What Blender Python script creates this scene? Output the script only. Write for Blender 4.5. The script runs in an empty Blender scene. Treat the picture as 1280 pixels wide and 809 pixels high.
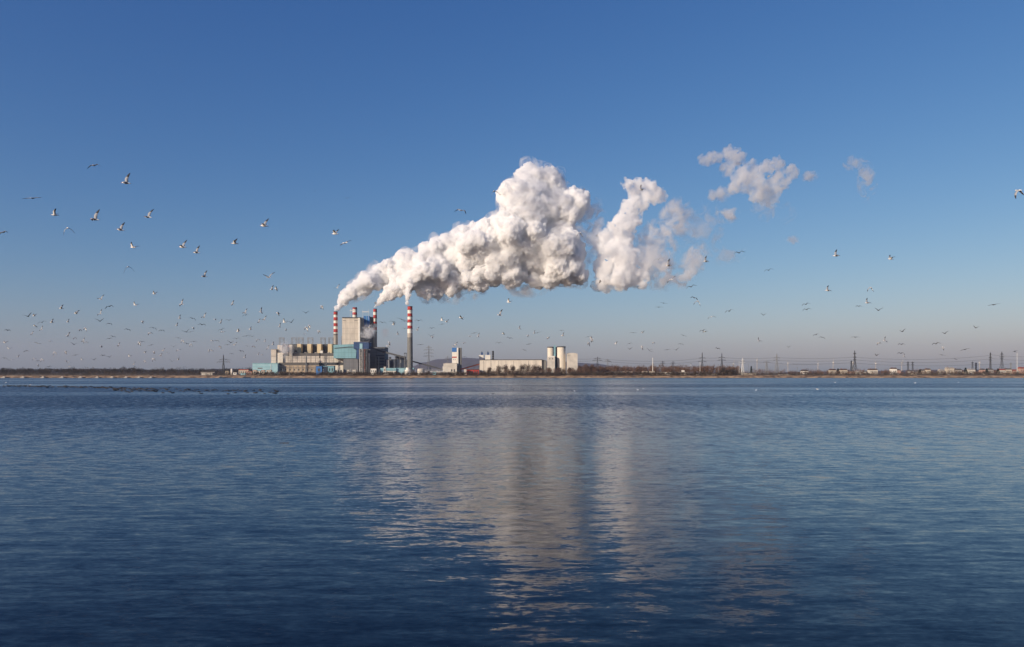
import bpy, bmesh, math, random
from mathutils import Vector, Matrix, noise
R = math.radians
rng = random.Random(11)
sc = bpy.context.scene
C = sc.collection
EYE = 3.5; F = 1000.0; HZ = 470.3
def X(px, Y): return (px-640.0)/F*Y
def Z(py, Y): return EYE+(HZ-py)/F*Y
def W(px, py, Y): return Vector((X(px, Y), Y, Z(py, Y)))

# ---------------------------------------------------------------- camera
cd = bpy.data.cameras.new('camera'); cam = bpy.data.objects.new('camera', cd); C.objects.link(cam)
cd.sensor_width = 36; cd.lens = 36*F/1280; cd.clip_start = .1; cd.clip_end = 60000
cam.location = (0, 0, EYE)
TILT = math.atan((HZ-404.5)/F)
cam.rotation_euler = (R(90), 0, 0); cd.shift_y = (HZ-404.5)/1280
sc.camera = cam
sc.render.resolution_x = 1280; sc.render.resolution_y = 809

# ---------------------------------------------------------------- render settings
sc.render.engine = 'CYCLES'
cy = sc.cycles
cy.use_denoising = True; cy.denoiser = 'OPENIMAGEDENOISE'
cy.max_bounces = 26; cy.volume_bounces = 24; cy.diffuse_bounces = 3; cy.glossy_bounces = 3
cy.transparent_max_bounces = 16; cy.use_adaptive_sampling = False
cy.sample_clamp_indirect = 6.0
cy.volume_step_rate = 1.0
vs = sc.view_settings
vs.view_transform = 'Standard'; vs.look = 'None'; vs.exposure = 0.0; vs.gamma = 1.0; vs.use_curve_mapping = False

# ---------------------------------------------------------------- light
SUN_EL, SUN_AZ = R(19), R(229)          # azimuth clockwise from +Y (view direction): behind the camera, to the left
sdir = Vector((math.sin(SUN_AZ)*math.cos(SUN_EL), math.cos(SUN_AZ)*math.cos(SUN_EL), math.sin(SUN_EL)))
sl = bpy.data.lights.new('sun', 'SUN'); sl.energy = 4.6; sl.angle = R(.5); sl.color = (1, .87, .70)
so = bpy.data.objects.new('sun', sl); C.objects.link(so)
so.rotation_euler = sdir.to_track_quat('Z', 'Y').to_euler()
w = bpy.data.worlds.new('World'); sc.world = w; w.use_nodes = True
nt = w.node_tree; nt.nodes.clear()
sk = nt.nodes.new('ShaderNodeTexSky'); sk.sky_type = 'NISHITA'; sk.sun_disc = False
sk.sun_elevation = SUN_EL; sk.sun_rotation = SUN_AZ
sk.altitude = 0; sk.air_density = 1.0; sk.dust_density = .6; sk.ozone_density = 3.0
bg = nt.nodes.new('ShaderNodeBackground'); bg.inputs[1].default_value = .10
wo = nt.nodes.new('ShaderNodeOutputWorld')
def wn(t, **k):
    x = nt.nodes.new('ShaderNode'+t)
    for a, b in k.items(): setattr(x, a, b)
    return x
def wm(op, a, b=None, clamp=False):
    x = wn('Math', operation=op, use_clamp=clamp)
    for i, v in enumerate((a, b)):
        if v is None: continue
        if isinstance(v, (int, float)): x.inputs[i].default_value = v
        else: nt.links.new(v, x.inputs[i])
    return x.outputs[0]
ss = wn('SeparateColor'); nt.links.new(sk.outputs[0], ss.inputs[0]); cc = wn('CombineColor')
for i, (k, g) in enumerate(((1.36, 1.50), (.90, 1.12), (.82, .74))):      # clear, deep winter blue
    nt.links.new(wm('MULTIPLY', wm('POWER', wm('MULTIPLY', ss.outputs[i], .1), g), k*10), cc.inputs[i])
tc = wn('TexCoord'); sp = wn('SeparateXYZ'); nt.links.new(tc.outputs['Generated'], sp.inputs[0])
fz = wm('POWER', 2.718, wm('MULTIPLY', wm('MAXIMUM', sp.outputs['Z'], 0.0), -32.0)); mxr = wn('MixRGB'); nt.links.new(wm('MULTIPLY', fz, .92, True), mxr.inputs[0])
nt.links.new(cc.outputs[0], mxr.inputs[1]); mxr.inputs[2].default_value = (1.84, 2.15, 2.40, 1)   # murky mauve layer low over the land
nt.links.new(mxr.outputs[0], bg.inputs[0]); nt.links.new(bg.outputs[0], wo.inputs[0])

# ---------------------------------------------------------------- helpers
def tag(o, label=None, cat=None, group=None, kind=None):
    if label: o['label'] = label
    if cat: o['category'] = cat
    if group: o['group'] = group
    if kind: o['kind'] = kind
    return o
def link(name, me, parent=None):
    o = bpy.data.objects.new(name, me); C.objects.link(o)
    if parent: o.parent = parent
    return o
def mesh_obj(name, verts, faces, mat, parent=None, smooth=False):
    me = bpy.data.meshes.new(name); me.from_pydata([tuple(v) for v in verts], [], faces)
    if mat: me.materials.append(mat)
    if smooth: me.shade_smooth()
    me.update()
    return link(name, me, parent)

class NT:
    """tiny node helper"""
    def __init__(s, name):
        s.m = bpy.data.materials.new(name); s.m.use_nodes = True; s.t = s.m.node_tree; s.t.nodes.clear()
        s.out = s.n('OutputMaterial')
    def n(s, typ, **kw):
        x = s.t.nodes.new('ShaderNode'+typ)
        for k, v in kw.items(): setattr(x, k, v)
        return x
    def l(s, a, b): s.t.links.new(a, b)
    def math(s, op, a, b=None, c=None):
        x = s.n('Math', operation=op)
        for i, v in enumerate((a, b, c)):
            if v is None: continue
            if isinstance(v, (int, float)): x.inputs[i].default_value = v
            else: s.l(v, x.inputs[i])
        return x.outputs[0]
    def vmath(s, op, a, b=None):
        x = s.n('VectorMath', operation=op)
        for i, v in enumerate((a, b)):
            if v is None: continue
            if isinstance(v, (tuple, list)): x.inputs[i].default_value = v
            else: s.l(v, x.inputs[i])
        return x.outputs[0]

# ---------------------------------------------------------------- water
def water_material():
    h = NT('lake_water')
    p = h.n('BsdfPrincipled'); h.l(p.outputs[0], h.out.inputs[0])
    p.inputs['Base Color'].default_value = (.0008, .002, .006, 1)
    p.inputs['Roughness'].default_value = .08; p.inputs['IOR'].default_value = 1.333; p.inputs['Specular IOR Level'].default_value = .34
    geo = h.n('NewGeometry')
    def layer(sx, sy, rot, det, dist, amp, rough=.55):
        mp = h.n('Mapping'); mp.inputs['Scale'].default_value = (sx, sy, 1); mp.inputs['Rotation'].default_value = (0, 0, rot)
        h.l(geo.outputs['Position'], mp.inputs[0])
        nz = h.n('TexNoise'); nz.noise_dimensions = '2D'; nz.inputs['Scale'].default_value = 1; nz.inputs['Detail'].default_value = det
        nz.inputs['Roughness'].default_value = rough; nz.inputs['Distortion'].default_value = dist
        h.l(mp.outputs[0], nz.inputs['Vector'])
        v = h.vmath('SUBTRACT', nz.outputs['Color'], (.5, .5, .5))
        sca = h.n('VectorMath', operation='SCALE'); h.l(v, sca.inputs[0])
        if isinstance(amp, float): sca.inputs['Scale'].default_value = amp
        else: h.l(amp, sca.inputs['Scale'])
        return sca.outputs[0]
    # wind patches: ripples grow and fade over tens of metres
    mp = h.n('Mapping'); mp.inputs['Scale'].default_value = (.004, .022, 1); h.l(geo.outputs['Position'], mp.inputs[0])
    gz = h.n('TexNoise'); gz.noise_dimensions = '2D'; gz.inputs['Scale'].default_value = 1; gz.inputs['Detail'].default_value = 3; h.l(mp.outputs[0], gz.inputs['Vector'])
    gr = h.n('MapRange'); gr.inputs[1].default_value = .35; gr.inputs[2].default_value = .65; gr.inputs[3].default_value = .55; gr.inputs[4].default_value = 1.5
    h.l(gz.outputs['Fac'], gr.inputs[0])
    # distance from this shore: sheltered near the bank, more open further out
    sep = h.n('SeparateXYZ'); h.l(geo.outputs['Position'], sep.inputs[0])
    op = h.n('MapRange'); op.interpolation_type = 'SMOOTHSTEP'
    op.inputs[1].default_value = 13; op.inputs[2].default_value = 92; op.inputs[3].default_value = 0.0; op.inputs[4].default_value = 1.0
    h.l(sep.outputs['Y'], op.inputs[0]); fetch = op.outputs[0]
    ampB = h.math('MULTIPLY', h.math('MULTIPLY_ADD', fetch, .42, .085), gr.outputs[0])
    a = layer(.38, 1.7, .13, 3, .6, .108, .55)
    d_ = layer(2.2, .40, .0, 2, .3, h.math('MULTIPLY', fetch, .16))
    e_ = layer(.45, .05, .0, 2, .3, h.math('MULTIPLY', fetch, .09))
    b = layer(1.5, 4.6, -.10, 3, .4, ampB)
    c = layer(7, 15, .05, 2, .2, h.math('MULTIPLY', ampB, .6))
    s = h.vmath('ADD', h.vmath('ADD', h.vmath('ADD', a, b), c), h.vmath('ADD', d_, e_))
    ms = h.n('SeparateXYZ'); h.l(s, ms.inputs[0])
    nx = h.math('MULTIPLY', ms.outputs['X'], .85)
    ny = h.math('SUBTRACT', ms.outputs['Y'], h.math('MULTIPLY_ADD', fetch, h.math('MULTIPLY', gr.outputs[0], .105), .002))
    cb = h.n('CombineXYZ'); h.l(nx, cb.inputs[0]); h.l(ny, cb.inputs[1]); cb.inputs[2].default_value = 1
    nn = h.vmath('NORMALIZE', cb.outputs[0])
    h.l(nn, p.inputs['Normal'])
    return h.m
S_ = 30000
tag(mesh_obj('lake_water', [(-S_, -400, 0), (S_, -400, 0), (S_, 1900, 0), (-S_, 1900, 0)], [(0, 1, 2, 3)], water_material()), kind='structure')

# ---------------------------------------------------------------- plume
def vol_mat(name, dens, col=(1, 1, 1), aniso=.25, noise_scale=None, lo=.4, hi=.6):
    h = NT(name)
    v = h.n('VolumePrincipled'); v.inputs['Color'].default_value = (*col, 1); v.inputs['Anisotropy'].default_value = aniso
    v.inputs['Density'].default_value = dens
    if noise_scale:
        geo = h.n('NewGeometry'); nz = h.n('TexNoise'); nz.inputs['Scale'].default_value = noise_scale; nz.inputs['Detail'].default_value = 5; nz.inputs['Roughness'].default_value = .62
        nz.inputs['Distortion'].default_value = .6
        h.l(geo.outputs['Position'], nz.inputs['Vector'])
        mr = h.n('MapRange'); mr.inputs[1].default_value = lo; mr.inputs[2].default_value = hi; mr.inputs[3].default_value = 0; mr.inputs[4].default_value = dens
        h.l(nz.outputs['Fac'], mr.inputs[0]); h.l(mr.outputs[0], v.inputs['Density'])
    h.l(v.outputs[0], h.out.inputs['Volume'])
    return h.m
_ico = {}
def ico(sub):
    if sub not in _ico:
        bm = bmesh.new(); bmesh.ops.create_icosphere(bm, subdivisions=sub, radius=1)
        _ico[sub] = ([v.co.copy() for v in bm.verts], [[v.index for v in f.verts] for f in bm.faces]); bm.free()
    return _ico[sub]
def cloud(name, puffs, mat, Y=1600, grow=0.0, gk=1.0, voxel=2.5, n1=14, n2=0, seed=1, disp=((22, 5.0), (9, 2.6)), kratio=(.28, .5), depth=.5, vor=()):
    """puffs (px, py, radius in px) -> billowing closed mesh of overlapping balls, remeshed and roughened"""
    r = random.Random(seed); S = Y/F; V = []; Fc = []
    def ball(c, rad, sub):
        vs_, fs = ico(sub); o = len(V)
        V.extend([c+v*rad for v in vs_]); Fc.extend([[i+o for i in f] for f in fs])
    def around():
        while True:
            d = Vector((r.uniform(-1, 1), r.uniform(-1, 1), r.uniform(-1, 1)))
            if .1 < d.length < 1: return d.normalized()
    for p in puffs:
        px, py, rr = p[:3]; rr = rr*gk+grow*min(1, rr/9); dy = p[3] if len(p) > 3 else r.uniform(-1, 1)*depth*rr*S
        c = W(px, py, Y); c.y += dy; rad = rr*S
        ball(c, rad*.86, 3)
        if rr < 3.2: continue
        for i in range(n1 if rr > 6 else 7):
            d = around(); k = r.uniform(*kratio); c1 = c+d*rad*(1-k*.55); ball(c1, rad*k, 2)
            if n2 and rr > 9:
                for j in range(n2):
                    d2 = (around()+d*.9).normalized(); k2 = r.uniform(.25, .45); ball(c1+d2*rad*k*(1-k2*.5), rad*k*k2, 1)
    o = mesh_obj(name, V, Fc, mat, smooth=True)
    m = o.modifiers.new('remesh', 'REMESH'); m.mode = 'VOXEL'; m.voxel_size = voxel; m.use_smooth_shade = True
    for i, (size, st) in enumerate(disp):
        t = bpy.data.textures.new('billow', 'CLOUDS'); t.noise_scale = size; t.noise_depth = 2; t.noise_basis = 'ORIGINAL_PERLIN'
        d = o.modifiers.new('billow', 'DISPLACE'); d.texture = t; d.strength = st; d.mid_level = .5; d.texture_coords = 'GLOBAL'
    for size, st in vor:
        t = bpy.data.textures.new('cauliflower', 'VORONOI'); t.noise_scale = size; t.noise_intensity = 1.0
        d = o.modifiers.new('cauliflower', 'DISPLACE'); d.texture = t; d.strength = -st; d.mid_level = .45; d.texture_coords = 'GLOBAL'
    return o
main_puffs = [(419.5,388,2.6),(421.5,384.5,4),(425,380,5.5),(431,374.5,7.5),(438,368,9.5),(446,363,11),(455,357,12.5),(465,351,14),(476,345,15),(488,340,17),
 (508,329,17),(500,345,18),(520,338,22),(545,322,24),(570,322,27),(598,310,29),(630,315,34),(612,300,22),(648,300,38),(690,312,38),(663,262,34),(646,250,23),
 (690,250,32),(664,226,20),(685,226,17),(714,262,20),(721,250,15),(702,335,24),(716,340,18),(640,340,18),(600,345,18),(565,352,17),(535,360,14),(620,338,20),
 (580,303,20),(560,307,14),(585,350,14),(545,362,11),(668,345,14),(688,350,12),(600,352,11)]
c2 = [(470,383.5,2.4,-10),(472.5,380.5,3.6,-10),(476.5,376.5,5.2,-10),(482,372,7,-12),(489,367,9,-14),(498,362,10.5,-16),(509,356,12,-18),(520,350,13,-20),(532,345,14,-20),(548,340,15,-30)]
c3 = [(512.3,381,2.6,-40),(512.6,376,3.3,-40),(513,371,4.0,-40),(513.3,366,4.6,-40),(514,360.5,5.4,-40),(516,355,6.5,-40),(520,349,8,-40),(527,344,10,-40),(536,340,12,-40)]
side = [(800,236,16),(817,240,14),(826,246,9),(785,232,9),(797,252,14),(788,263,15),(785,276,17),(774,290,20),(760,302,16),(770,314,21),(780,326,20),(788,340,20),(772,346,19),(756,352,14),(744,357,8),(798,348,14),(762,332,19),(803,330,11)]
far = [(884,200,9),(895,196,9),(912,189,9),(922,196,12),(911,212,10),(930,222,15),(922,233,13),(943,235,15),(962,245,13),(972,229,14),(956,213,11),(973,203,10),(990,216,10),(940,210,10)]
steam = vol_mat('steam', .42, aniso=0.0)
tag(cloud('steam_plume', main_puffs+c2+c3, steam, voxel=1.15, n1=22, n2=4, seed=4, disp=((34, 9), (12, 3.5), (5, 2.2)), vor=((15, 4.0), (7, 3.4), (3.6, 2.0))), 'huge white billowing steam plume merging from the striped chimneys', 'steam plume')
fr = vol_mat('steam_fringe', .075, noise_scale=.055, lo=.47, hi=.66)
try: fr.cycles.volume_step_rate = .10
except Exception: pass
sp_ = bpy.data.objects['steam_plume']
fo = cloud('thin_fringe', [p for p in main_puffs if p[2] > 8], fr, voxel=3.0, n1=12, seed=9, grow=3.2, gk=1.06, disp=((26, 10), (10, 5))); fo.parent = sp_
sm = vol_mat('steam_side', .20, noise_scale=.05, lo=.41, hi=.60, aniso=0.0)
side = [(a, b, c*.91) for a, b, c in side]
tag(cloud('steam_column', side, sm, voxel=1.6, n1=24, n2=3, seed=5, disp=((24, 18), (9, 9), (4.5, 4)), vor=((7, 4), (3.6, 2.2))), 'tall detached steam column right of the main plume', 'steam cloud')
sf = vol_mat('steam_far', .10, noise_scale=.06, lo=.40, hi=.62)
tag(cloud('drifting_cloud', far, sf, voxel=2.0, n1=16, n2=2, seed=7, disp=((24, 18), (9, 9), (4.5, 3))), 'ragged pale cloud drifting high right of the steam column', 'steam cloud')
def soft_mat(name, dens, k, col=(1, 1, 1), ns=.05, amp=3.4):
    """density fades from the middle of an ellipsoid outwards and is torn by noise"""
    h = NT(name); v = h.n('VolumePrincipled'); v.inputs['Color'].default_value = (*col, 1); v.inputs['Anisotropy'].default_value = .25
    tc = h.n('TexCoord'); ln = h.n('VectorMath', operation='LENGTH'); h.l(tc.outputs['Object'], ln.inputs[0])
    fall = h.math('SUBTRACT', 1.0, ln.outputs['Value'])
    geo = h.n('NewGeometry'); nz = h.n('TexNoise'); nz.inputs['Scale'].default_value = ns; nz.inputs['Detail'].default_value = 6; nz.inputs['Roughness'].default_value = .6; nz.inputs['Distortion'].default_value = .8
    h.l(geo.outputs['Position'], nz.inputs['Vector'])
    f = h.math('MULTIPLY_ADD', h.math('SUBTRACT', nz.outputs['Fac'], .5), amp, h.math('MULTIPLY_ADD', fall, 1.6, -k))
    f = h.math('MULTIPLY', h.math('MULTIPLY', h.math('MINIMUM', h.math('MAXIMUM', f, 0.0), 1.0), h.math('MINIMUM', h.math('MULTIPLY', h.math('MAXIMUM', fall, 0.0), 5), 1.0)), dens)
    h.l(f, v.inputs['Density']); h.l(v.outputs[0], h.out.inputs['Volume'])
    try: h.m.cycles.volume_step_rate = .35
    except Exception: pass
    return h.m
for m_ in (sm, sf):
    try: m_.cycles.volume_step_rate = .12
    except Exception: pass
wm1 = soft_mat('thin_steam', .085, .55, ns=.045, amp=7.5); wm4 = soft_mat('faint_steam', .03, .95, ns=.04, amp=8); wm2 = soft_mat('low_steam', .12, .45, ns=.11, amp=5); wm3 = soft_mat('brown_smoke', .02, .3, col=(.8, .55, .5), ns=.08)
def wisp(label, px, py, rx, ry, rot, mat, Y=1600, name='steam_wisp', ry_d=None):
    vs_, fs = ico(3); o = mesh_obj(name, vs_, fs, mat, smooth=True); o.location = W(px, py, Y); s = Y/F; o.scale = (rx*s, (ry_d or min(rx, ry))*s, ry*s); o.rotation_euler.y = R(rot)
    return tag(o, label, 'steam wisp', 'thin wisps of steam')
wisp('thin grey steam wisp filling the gap between plume and steam column', 744, 300, 20, 44, 10, wm1)
wisp('thin steam veil just right of the lower steam column', 818, 318, 34, 46, 0, wm1)
wisp('thin steam veil right of the middle of the steam column', 846, 272, 26, 28, 20, wm1)
wisp('pinkish thin steam wisp curling up at the far right end of the veil', 866, 330, 18, 34, 28, wm1)
wisp('thin steam wisp low between the steam column and the curling wisp', 834, 350, 36, 18, 0, wm1)
wisp('broad faint steam veil between the steam column and the drifting cloud', 872, 285, 46, 34, -20, wm4)
wisp('faint torn steam veil trailing under the right end of the drifting cloud', 965, 262, 34, 20, 15, wm4)
wisp('faint shredded steam veil low right of the curling wisp', 905, 318, 34, 18, 0, wm4)
wisp('thin steam wisp at the lower left of the drifting cloud', 900, 243, 20, 13, -20, wm1)
wisp('small oval steam puff below the drifting cloud', 911, 269, 20, 12, 0, wm1)
wisp('tiny faint steam puff just right of the drifting cloud', 1013, 222, 14, 10, 0, wm1)
wisp('faint steam puff at the top left of the rightmost wisp', 1068, 204, 17, 12, -20, wm1)
wisp('rightmost upright steam wisp in the blue sky', 1083, 226, 14, 30, -8, wm1)
wisp('faint small steam patch under the drifting cloud', 992, 300, 16, 7, 0, wm1)
wisp('ragged thin steam fringe under the belly of the main plume', 655, 362, 34, 12, 0, wm1)
wisp('ragged thin steam fringe under the left part of the main plume', 575, 372, 32, 10, -8, wm1)
wisp('thin steam fringe at the right shoulder of the main plume', 740, 262, 16, 22, 0, wm1)
wisp('low steam drifting over the stepped end block of the turbine hall', 356, 437, 9, 15, 12, wm2, 1598)
wisp('steam rising between the tall boiler house and the slim chimney', 461, 415, 12, 15, 25, wm2, 1640)
wisp('faint reddish brown smoke puff between the slim and the tall chimney', 481, 415, 8, 9, 0, wm3, 1640)
# ---------------------------------------------------------------- materials
def paint(name, col, rough=.8, var=.16, scale=.12, streak=False, metal=0.0, corr=0.0):
    h = NT(name); p = h.n('BsdfPrincipled'); h.l(p.outputs[0], h.out.inputs[0])
    p.inputs['Roughness'].default_value = rough; p.inputs['Metallic'].default_value = metal
    geo = h.n('NewGeometry'); mp = h.n('Mapping'); mp.inputs['Scale'].default_value = (scale, scale, scale*(.25 if streak else 1))
    h.l(geo.outputs['Position'], mp.inputs[0])
    nz = h.n('TexNoise'); nz.inputs['Scale'].default_value = 1; nz.inputs['Detail'].default_value = 5; h.l(mp.outputs[0], nz.inputs['Vector'])
    mr = h.n('MapRange'); mr.inputs[1].default_value = .3; mr.inputs[2].default_value = .7; mr.inputs[3].default_value = 1-var; mr.inputs[4].default_value = 1+var
    h.l(nz.outputs['Fac'], mr.inputs[0]); f = mr.outputs[0]
    if corr:
        sx = h.n('SeparateXYZ'); h.l(geo.outputs['Position'], sx.inputs[0])
        a = h.math('FRACT', h.math('MULTIPLY', sx.outputs['X'], corr)); b = h.math('FRACT', h.math('MULTIPLY', sx.outputs['Z'], corr*.8))
        g = h.math('MAXIMUM', h.math('LESS_THAN', a, .09), h.math('LESS_THAN', b, .08))
        f = h.math('MULTIPLY', f, h.math('SUBTRACT', 1, h.math('MULTIPLY', g, .22)))
    sc_ = h.n('VectorMath', operation='SCALE'); sc_.inputs[0].default_value = col; h.l(f, sc_.inputs['Scale'])
    h.l(sc_.outputs[0], p.inputs['Base Color'])
    return h.m
def ground_mat(name, c1, c2, scale, c3=None):
    h = NT(name); p = h.n('BsdfPrincipled'); h.l(p.outputs[0], h.out.inputs[0]); p.inputs['Roughness'].default_value = .95
    geo = h.n('NewGeometry'); mp = h.n('Mapping'); mp.inputs['Scale'].default_value = (scale, scale*.6, scale*3); h.l(geo.outputs['Position'], mp.inputs[0])
    nz = h.n('TexNoise'); nz.inputs['Scale'].default_value = 1; nz.inputs['Detail'].default_value = 7; nz.inputs['Roughness'].default_value = .7; h.l(mp.outputs[0], nz.inputs['Vector'])
    cr = h.n('ValToRGB'); h.l(nz.outputs['Fac'], cr.inputs[0])
    e = cr.color_ramp.elements; e[0].position = .38; e[0].color = (*c1, 1); e[1].position = .6; e[1].color = (*c2, 1)
    if c3: x = e.new(.5); x.color = (*c3, 1)
    h.l(cr.outputs[0], p.inputs['Base Color'])
    return h.m
M = dict(
 cream=paint('cream_cladding', (.56, .505, .43), var=.2, streak=True, corr=.11), cream2=paint('cream_render', (.68, .62, .52), var=.16, streak=True),
 ochre=paint('ochre_cladding', (.66, .53, .33), var=.12, streak=True), tan=paint('tan_brick', (.38, .30, .21), var=.3, streak=True),
 white=paint('white_paint', (.74, .71, .64), var=.08), red=paint('red_paint', (.40, .035, .03), var=.12), redd=paint('faded_red_paint', (.36, .09, .06), var=.15),
 conc=paint('concrete', (.34, .31, .27), var=.2, streak=True), concd=paint('dark_concrete', (.16, .16, .15), var=.22, streak=True),
 cyan=paint('cyan_cladding', (.20, .385, .43), var=.10, streak=True, corr=.15), cyanl=paint('pale_cyan_cladding', (.30, .50, .55), var=.08),
 blue=paint('dark_blue_cladding', (.030, .07, .17), var=.18, streak=True, corr=.2), blueb=paint('blue_cladding', (.04, .16, .42), var=.12),
 grey=paint('grey_cladding', (.155, .16, .17), var=.12, streak=True, corr=.12), dgrey=paint('dark_grey_steel', (.055, .06, .068), var=.2),
 navy=paint('navy_cladding', (.018, .03, .055), var=.25, corr=.2), black=paint('dark_opening', (.015, .016, .018), var=.2),
 roof=paint('grey_roof', (.10, .095, .09), var=.2), roofb=paint('brown_roof', (.09, .055, .04), var=.2), roofr=paint('red_tile_roof', (.30, .07, .045), var=.18),
 steel=paint('galvanised_steel', (.20, .21, .22), rough=.55, var=.15), steelw=paint('weathered_white_steel', (.60, .60, .58), rough=.5, var=.1),
 rust=paint('red_brown_steel', (.30, .09, .06), var=.2), stucco=paint('pale_stucco', (.48, .42, .34), var=.12), stuccow=paint('white_stucco', (.57, .53, .46), var=.14),
 pink=paint('dusky_pink_stucco', (.42, .27, .22), var=.12), gstucco=paint('grey_stucco', (.30, .28, .26), var=.15), glass=paint('dark_window_glass', (.02, .025, .03), rough=.15, var=.1),
 twig=paint('bare_twigs', (.085, .055, .04), var=.35, scale=.3), twig2=paint('reddish_bare_twigs', (.13, .075, .05), var=.3, scale=.3), twigd=paint('dark_bare_twigs', (.035, .028, .024), var=.35, scale=.05),
 twigb=paint('dark_brown_scrub', (.055, .038, .027), var=.45, scale=.1), bark=paint('bark', (.07, .05, .04), var=.3, scale=2), pine=paint('dark_conifer_needles', (.012, .022, .014), var=.35, scale=.4), scrub=paint('dry_scrub', (.10, .065, .038), var=.45, scale=.12),
 hillw=paint('far_wooded_slope', (.085, .072, .070), var=.3, scale=.008), hillw2=paint('far_brown_woodland', (.060, .040, .028), var=.45, scale=.012))  # hillw is lightened, putting distance haze into its colour
bank_mat = ground_mat('dry_grass_bank', (.06, .04, .025), (.46, .31, .18), .10, (.32, .20, .11))
land_mat = ground_mat('winter_grassland', (.07, .055, .03), (.20, .15, .08), .02, (.12, .09, .05))

# ---------------------------------------------------------------- mesh builder
class MB:
    def __init__(s): s.v = []; s.f = []; s.mi = []
    def add(s, vs_, fs, mi=0):
        o = len(s.v); s.v.extend([Vector(v) for v in vs_]); s.f.extend([[i+o for i in f] for f in fs]); s.mi.extend([mi]*len(fs)); return s
    def box(s, x0, x1, y0, y1, z0, z1, mi=0):
        return s.add([(x0,y0,z0),(x1,y0,z0),(x1,y1,z0),(x0,y1,z0),(x0,y0,z1),(x1,y0,z1),(x1,y1,z1),(x0,y1,z1)],
                     [(0,3,2,1),(4,5,6,7),(0,1,5,4),(1,2,6,5),(2,3,7,6),(3,0,4,7)], mi)
    def prism(s, poly, y0, y1, mi=0):                       # poly: (x, z) counter-clockwise seen from -Y
        n = len(poly)
        return s.add([(x, y0, z) for x, z in poly]+[(x, y1, z) for x, z in poly],
                     [list(range(n)), list(range(2*n-1, n-1, -1))]+[[i, i+n, (i+1) % n+n, (i+1) % n] for i in range(n)], mi)
    def bar(s, a, b, r, n=4, r1=None, mi=0):
        a, b = Vector(a), Vector(b); d = (b-a).normalized(); u = d.cross(Vector((0, 0, 1)));
        if u.length < .01: u = Vector((1, 0, 0))
        u.normalize(); v = d.cross(u); r1 = r if r1 is None else r1; o = []
        for p, q in ((a, r), (b, r1)):
            o += [p+(u*math.cos(2*math.pi*(k+.5)/n)+v*math.sin(2*math.pi*(k+.5)/n))*q for k in range(n)]
        return s.add(o, [[k, (k+1) % n, (k+1) % n+n, k+n] for k in range(n)]+[list(range(n))[::-1], list(range(n, 2*n))], mi)
    def lathe(s, cx, cy_, prof, n=20, mis=None):            # prof: (r, z)
        o = []
        for r, z in prof: o += [(cx+r*math.cos(2*math.pi*k/n), cy_+r*math.sin(2*math.pi*k/n), z) for k in range(n)]
        fs = []; ms = []
        for i in range(len(prof)-1):
            for k in range(n): fs.append([i*n+k, i*n+(k+1) % n, (i+1)*n+(k+1) % n, (i+1)*n+k]); ms.append(mis[i] if mis else 0)
        fs += [list(range(n))[::-1], [(len(prof)-1)*n+k for k in range(n)]]; ms += [ms[0], ms[-1]]
        b = len(s.v); s.v.extend([Vector(v) for v in o]); s.f.extend([[i+b for i in f] for f in fs]); s.mi.extend(ms); return s
    def build(s, name, mats, parent=None, smooth=False):
        if not isinstance(mats, (list, tuple)): mats = [mats]
        off = Vector((0, 0, 0)); q = parent
        while q: off += q.location; q = q.parent
        me = bpy.data.meshes.new(name); me.from_pydata([tuple(v-off) for v in s.v], [], s.f)
        for m in mats: me.materials.append(m)
        if len(mats) > 1: me.polygons.foreach_set('material_index', s.mi)
        if smooth: me.shade_smooth()
        me.update(); return link(name, me, parent)
def ground(Y):
    P = [(1499, -.6), (1503, .6), (1514, 4.4), (1540, 5.6), (1600, 7), (1750, 9), (2500, 10), (1e6, 10)]
    for (a, za), (b, zb) in zip(P, P[1:]):
        if Y <= b: return za+(zb-za)*(Y-a)/(b-a)
    return 10
def thing(name, label, cat, x, Y, z=None, group=None):
    o = bpy.data.objects.new(name, None); C.objects.link(o); o.empty_display_size = 1
    o.location = (x, Y, ground(Y) if z is None else z)
    return tag(o, label, cat, group)

# ---------------------------------------------------------------- ground
def shore(x):                                               # waterline offset along the far bank
    return 10*noise.noise(Vector((x*.006, 1.7, 0)))+3*noise.noise(Vector((x*.03, 4, 0)))
xs = [-2200+i*8 for i in range(551)]
V = []; Fc = []; prof = [(-1, -.6), (3, .7), (8, 2.6), (14, 3.9), (30, 5.1)]
for x in xs:
    for dy, z in prof: V.append((x, 1500+shore(x)*(1 if dy < 20 else .3)+dy, z+(.35*noise.noise(Vector((x*.08, dy*.3, 2))) if 0 < dy < 25 else 0)))
n = len(prof)
for i in range(len(xs)-1):
    for j in range(n-1): Fc.append((i*n+j, (i+1)*n+j, (i+1)*n+j+1, i*n+j+1))
tag(mesh_obj('grass_bank', V, Fc, bank_mat, smooth=True), kind='structure')
rows = [1529, 1600, 1750, 2500, 6000, 13000]
V = []; Fc = []; L = 13000
for Y in rows:
    for x in (-L, -2200, 2200, L): V.append((x, Y, (5.15 if Y == 1529 else ground(Y))))
for i in range(len(rows)-1):
    for j in range(3): a = i*4+j; Fc.append((a, a+1, a+5, a+4))
V += [(-L, 1500, -.5), (-2200, 1500, -.5), (2200, 1500, -.5), (L, 1500, -.5)]; b = len(V)-4
Fc += [(b, b+1, 1, 0), (b+2, b+3, 3, 2)]
tag(mesh_obj('far_ground', V, Fc, land_mat), kind='structure')
V = []; Fc = []                                             # near bank under the camera, behind the view
tag(MB().box(-300, 300, -60, -2, -1, .5).build('near_bank', bank_mat), kind='structure')

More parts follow.
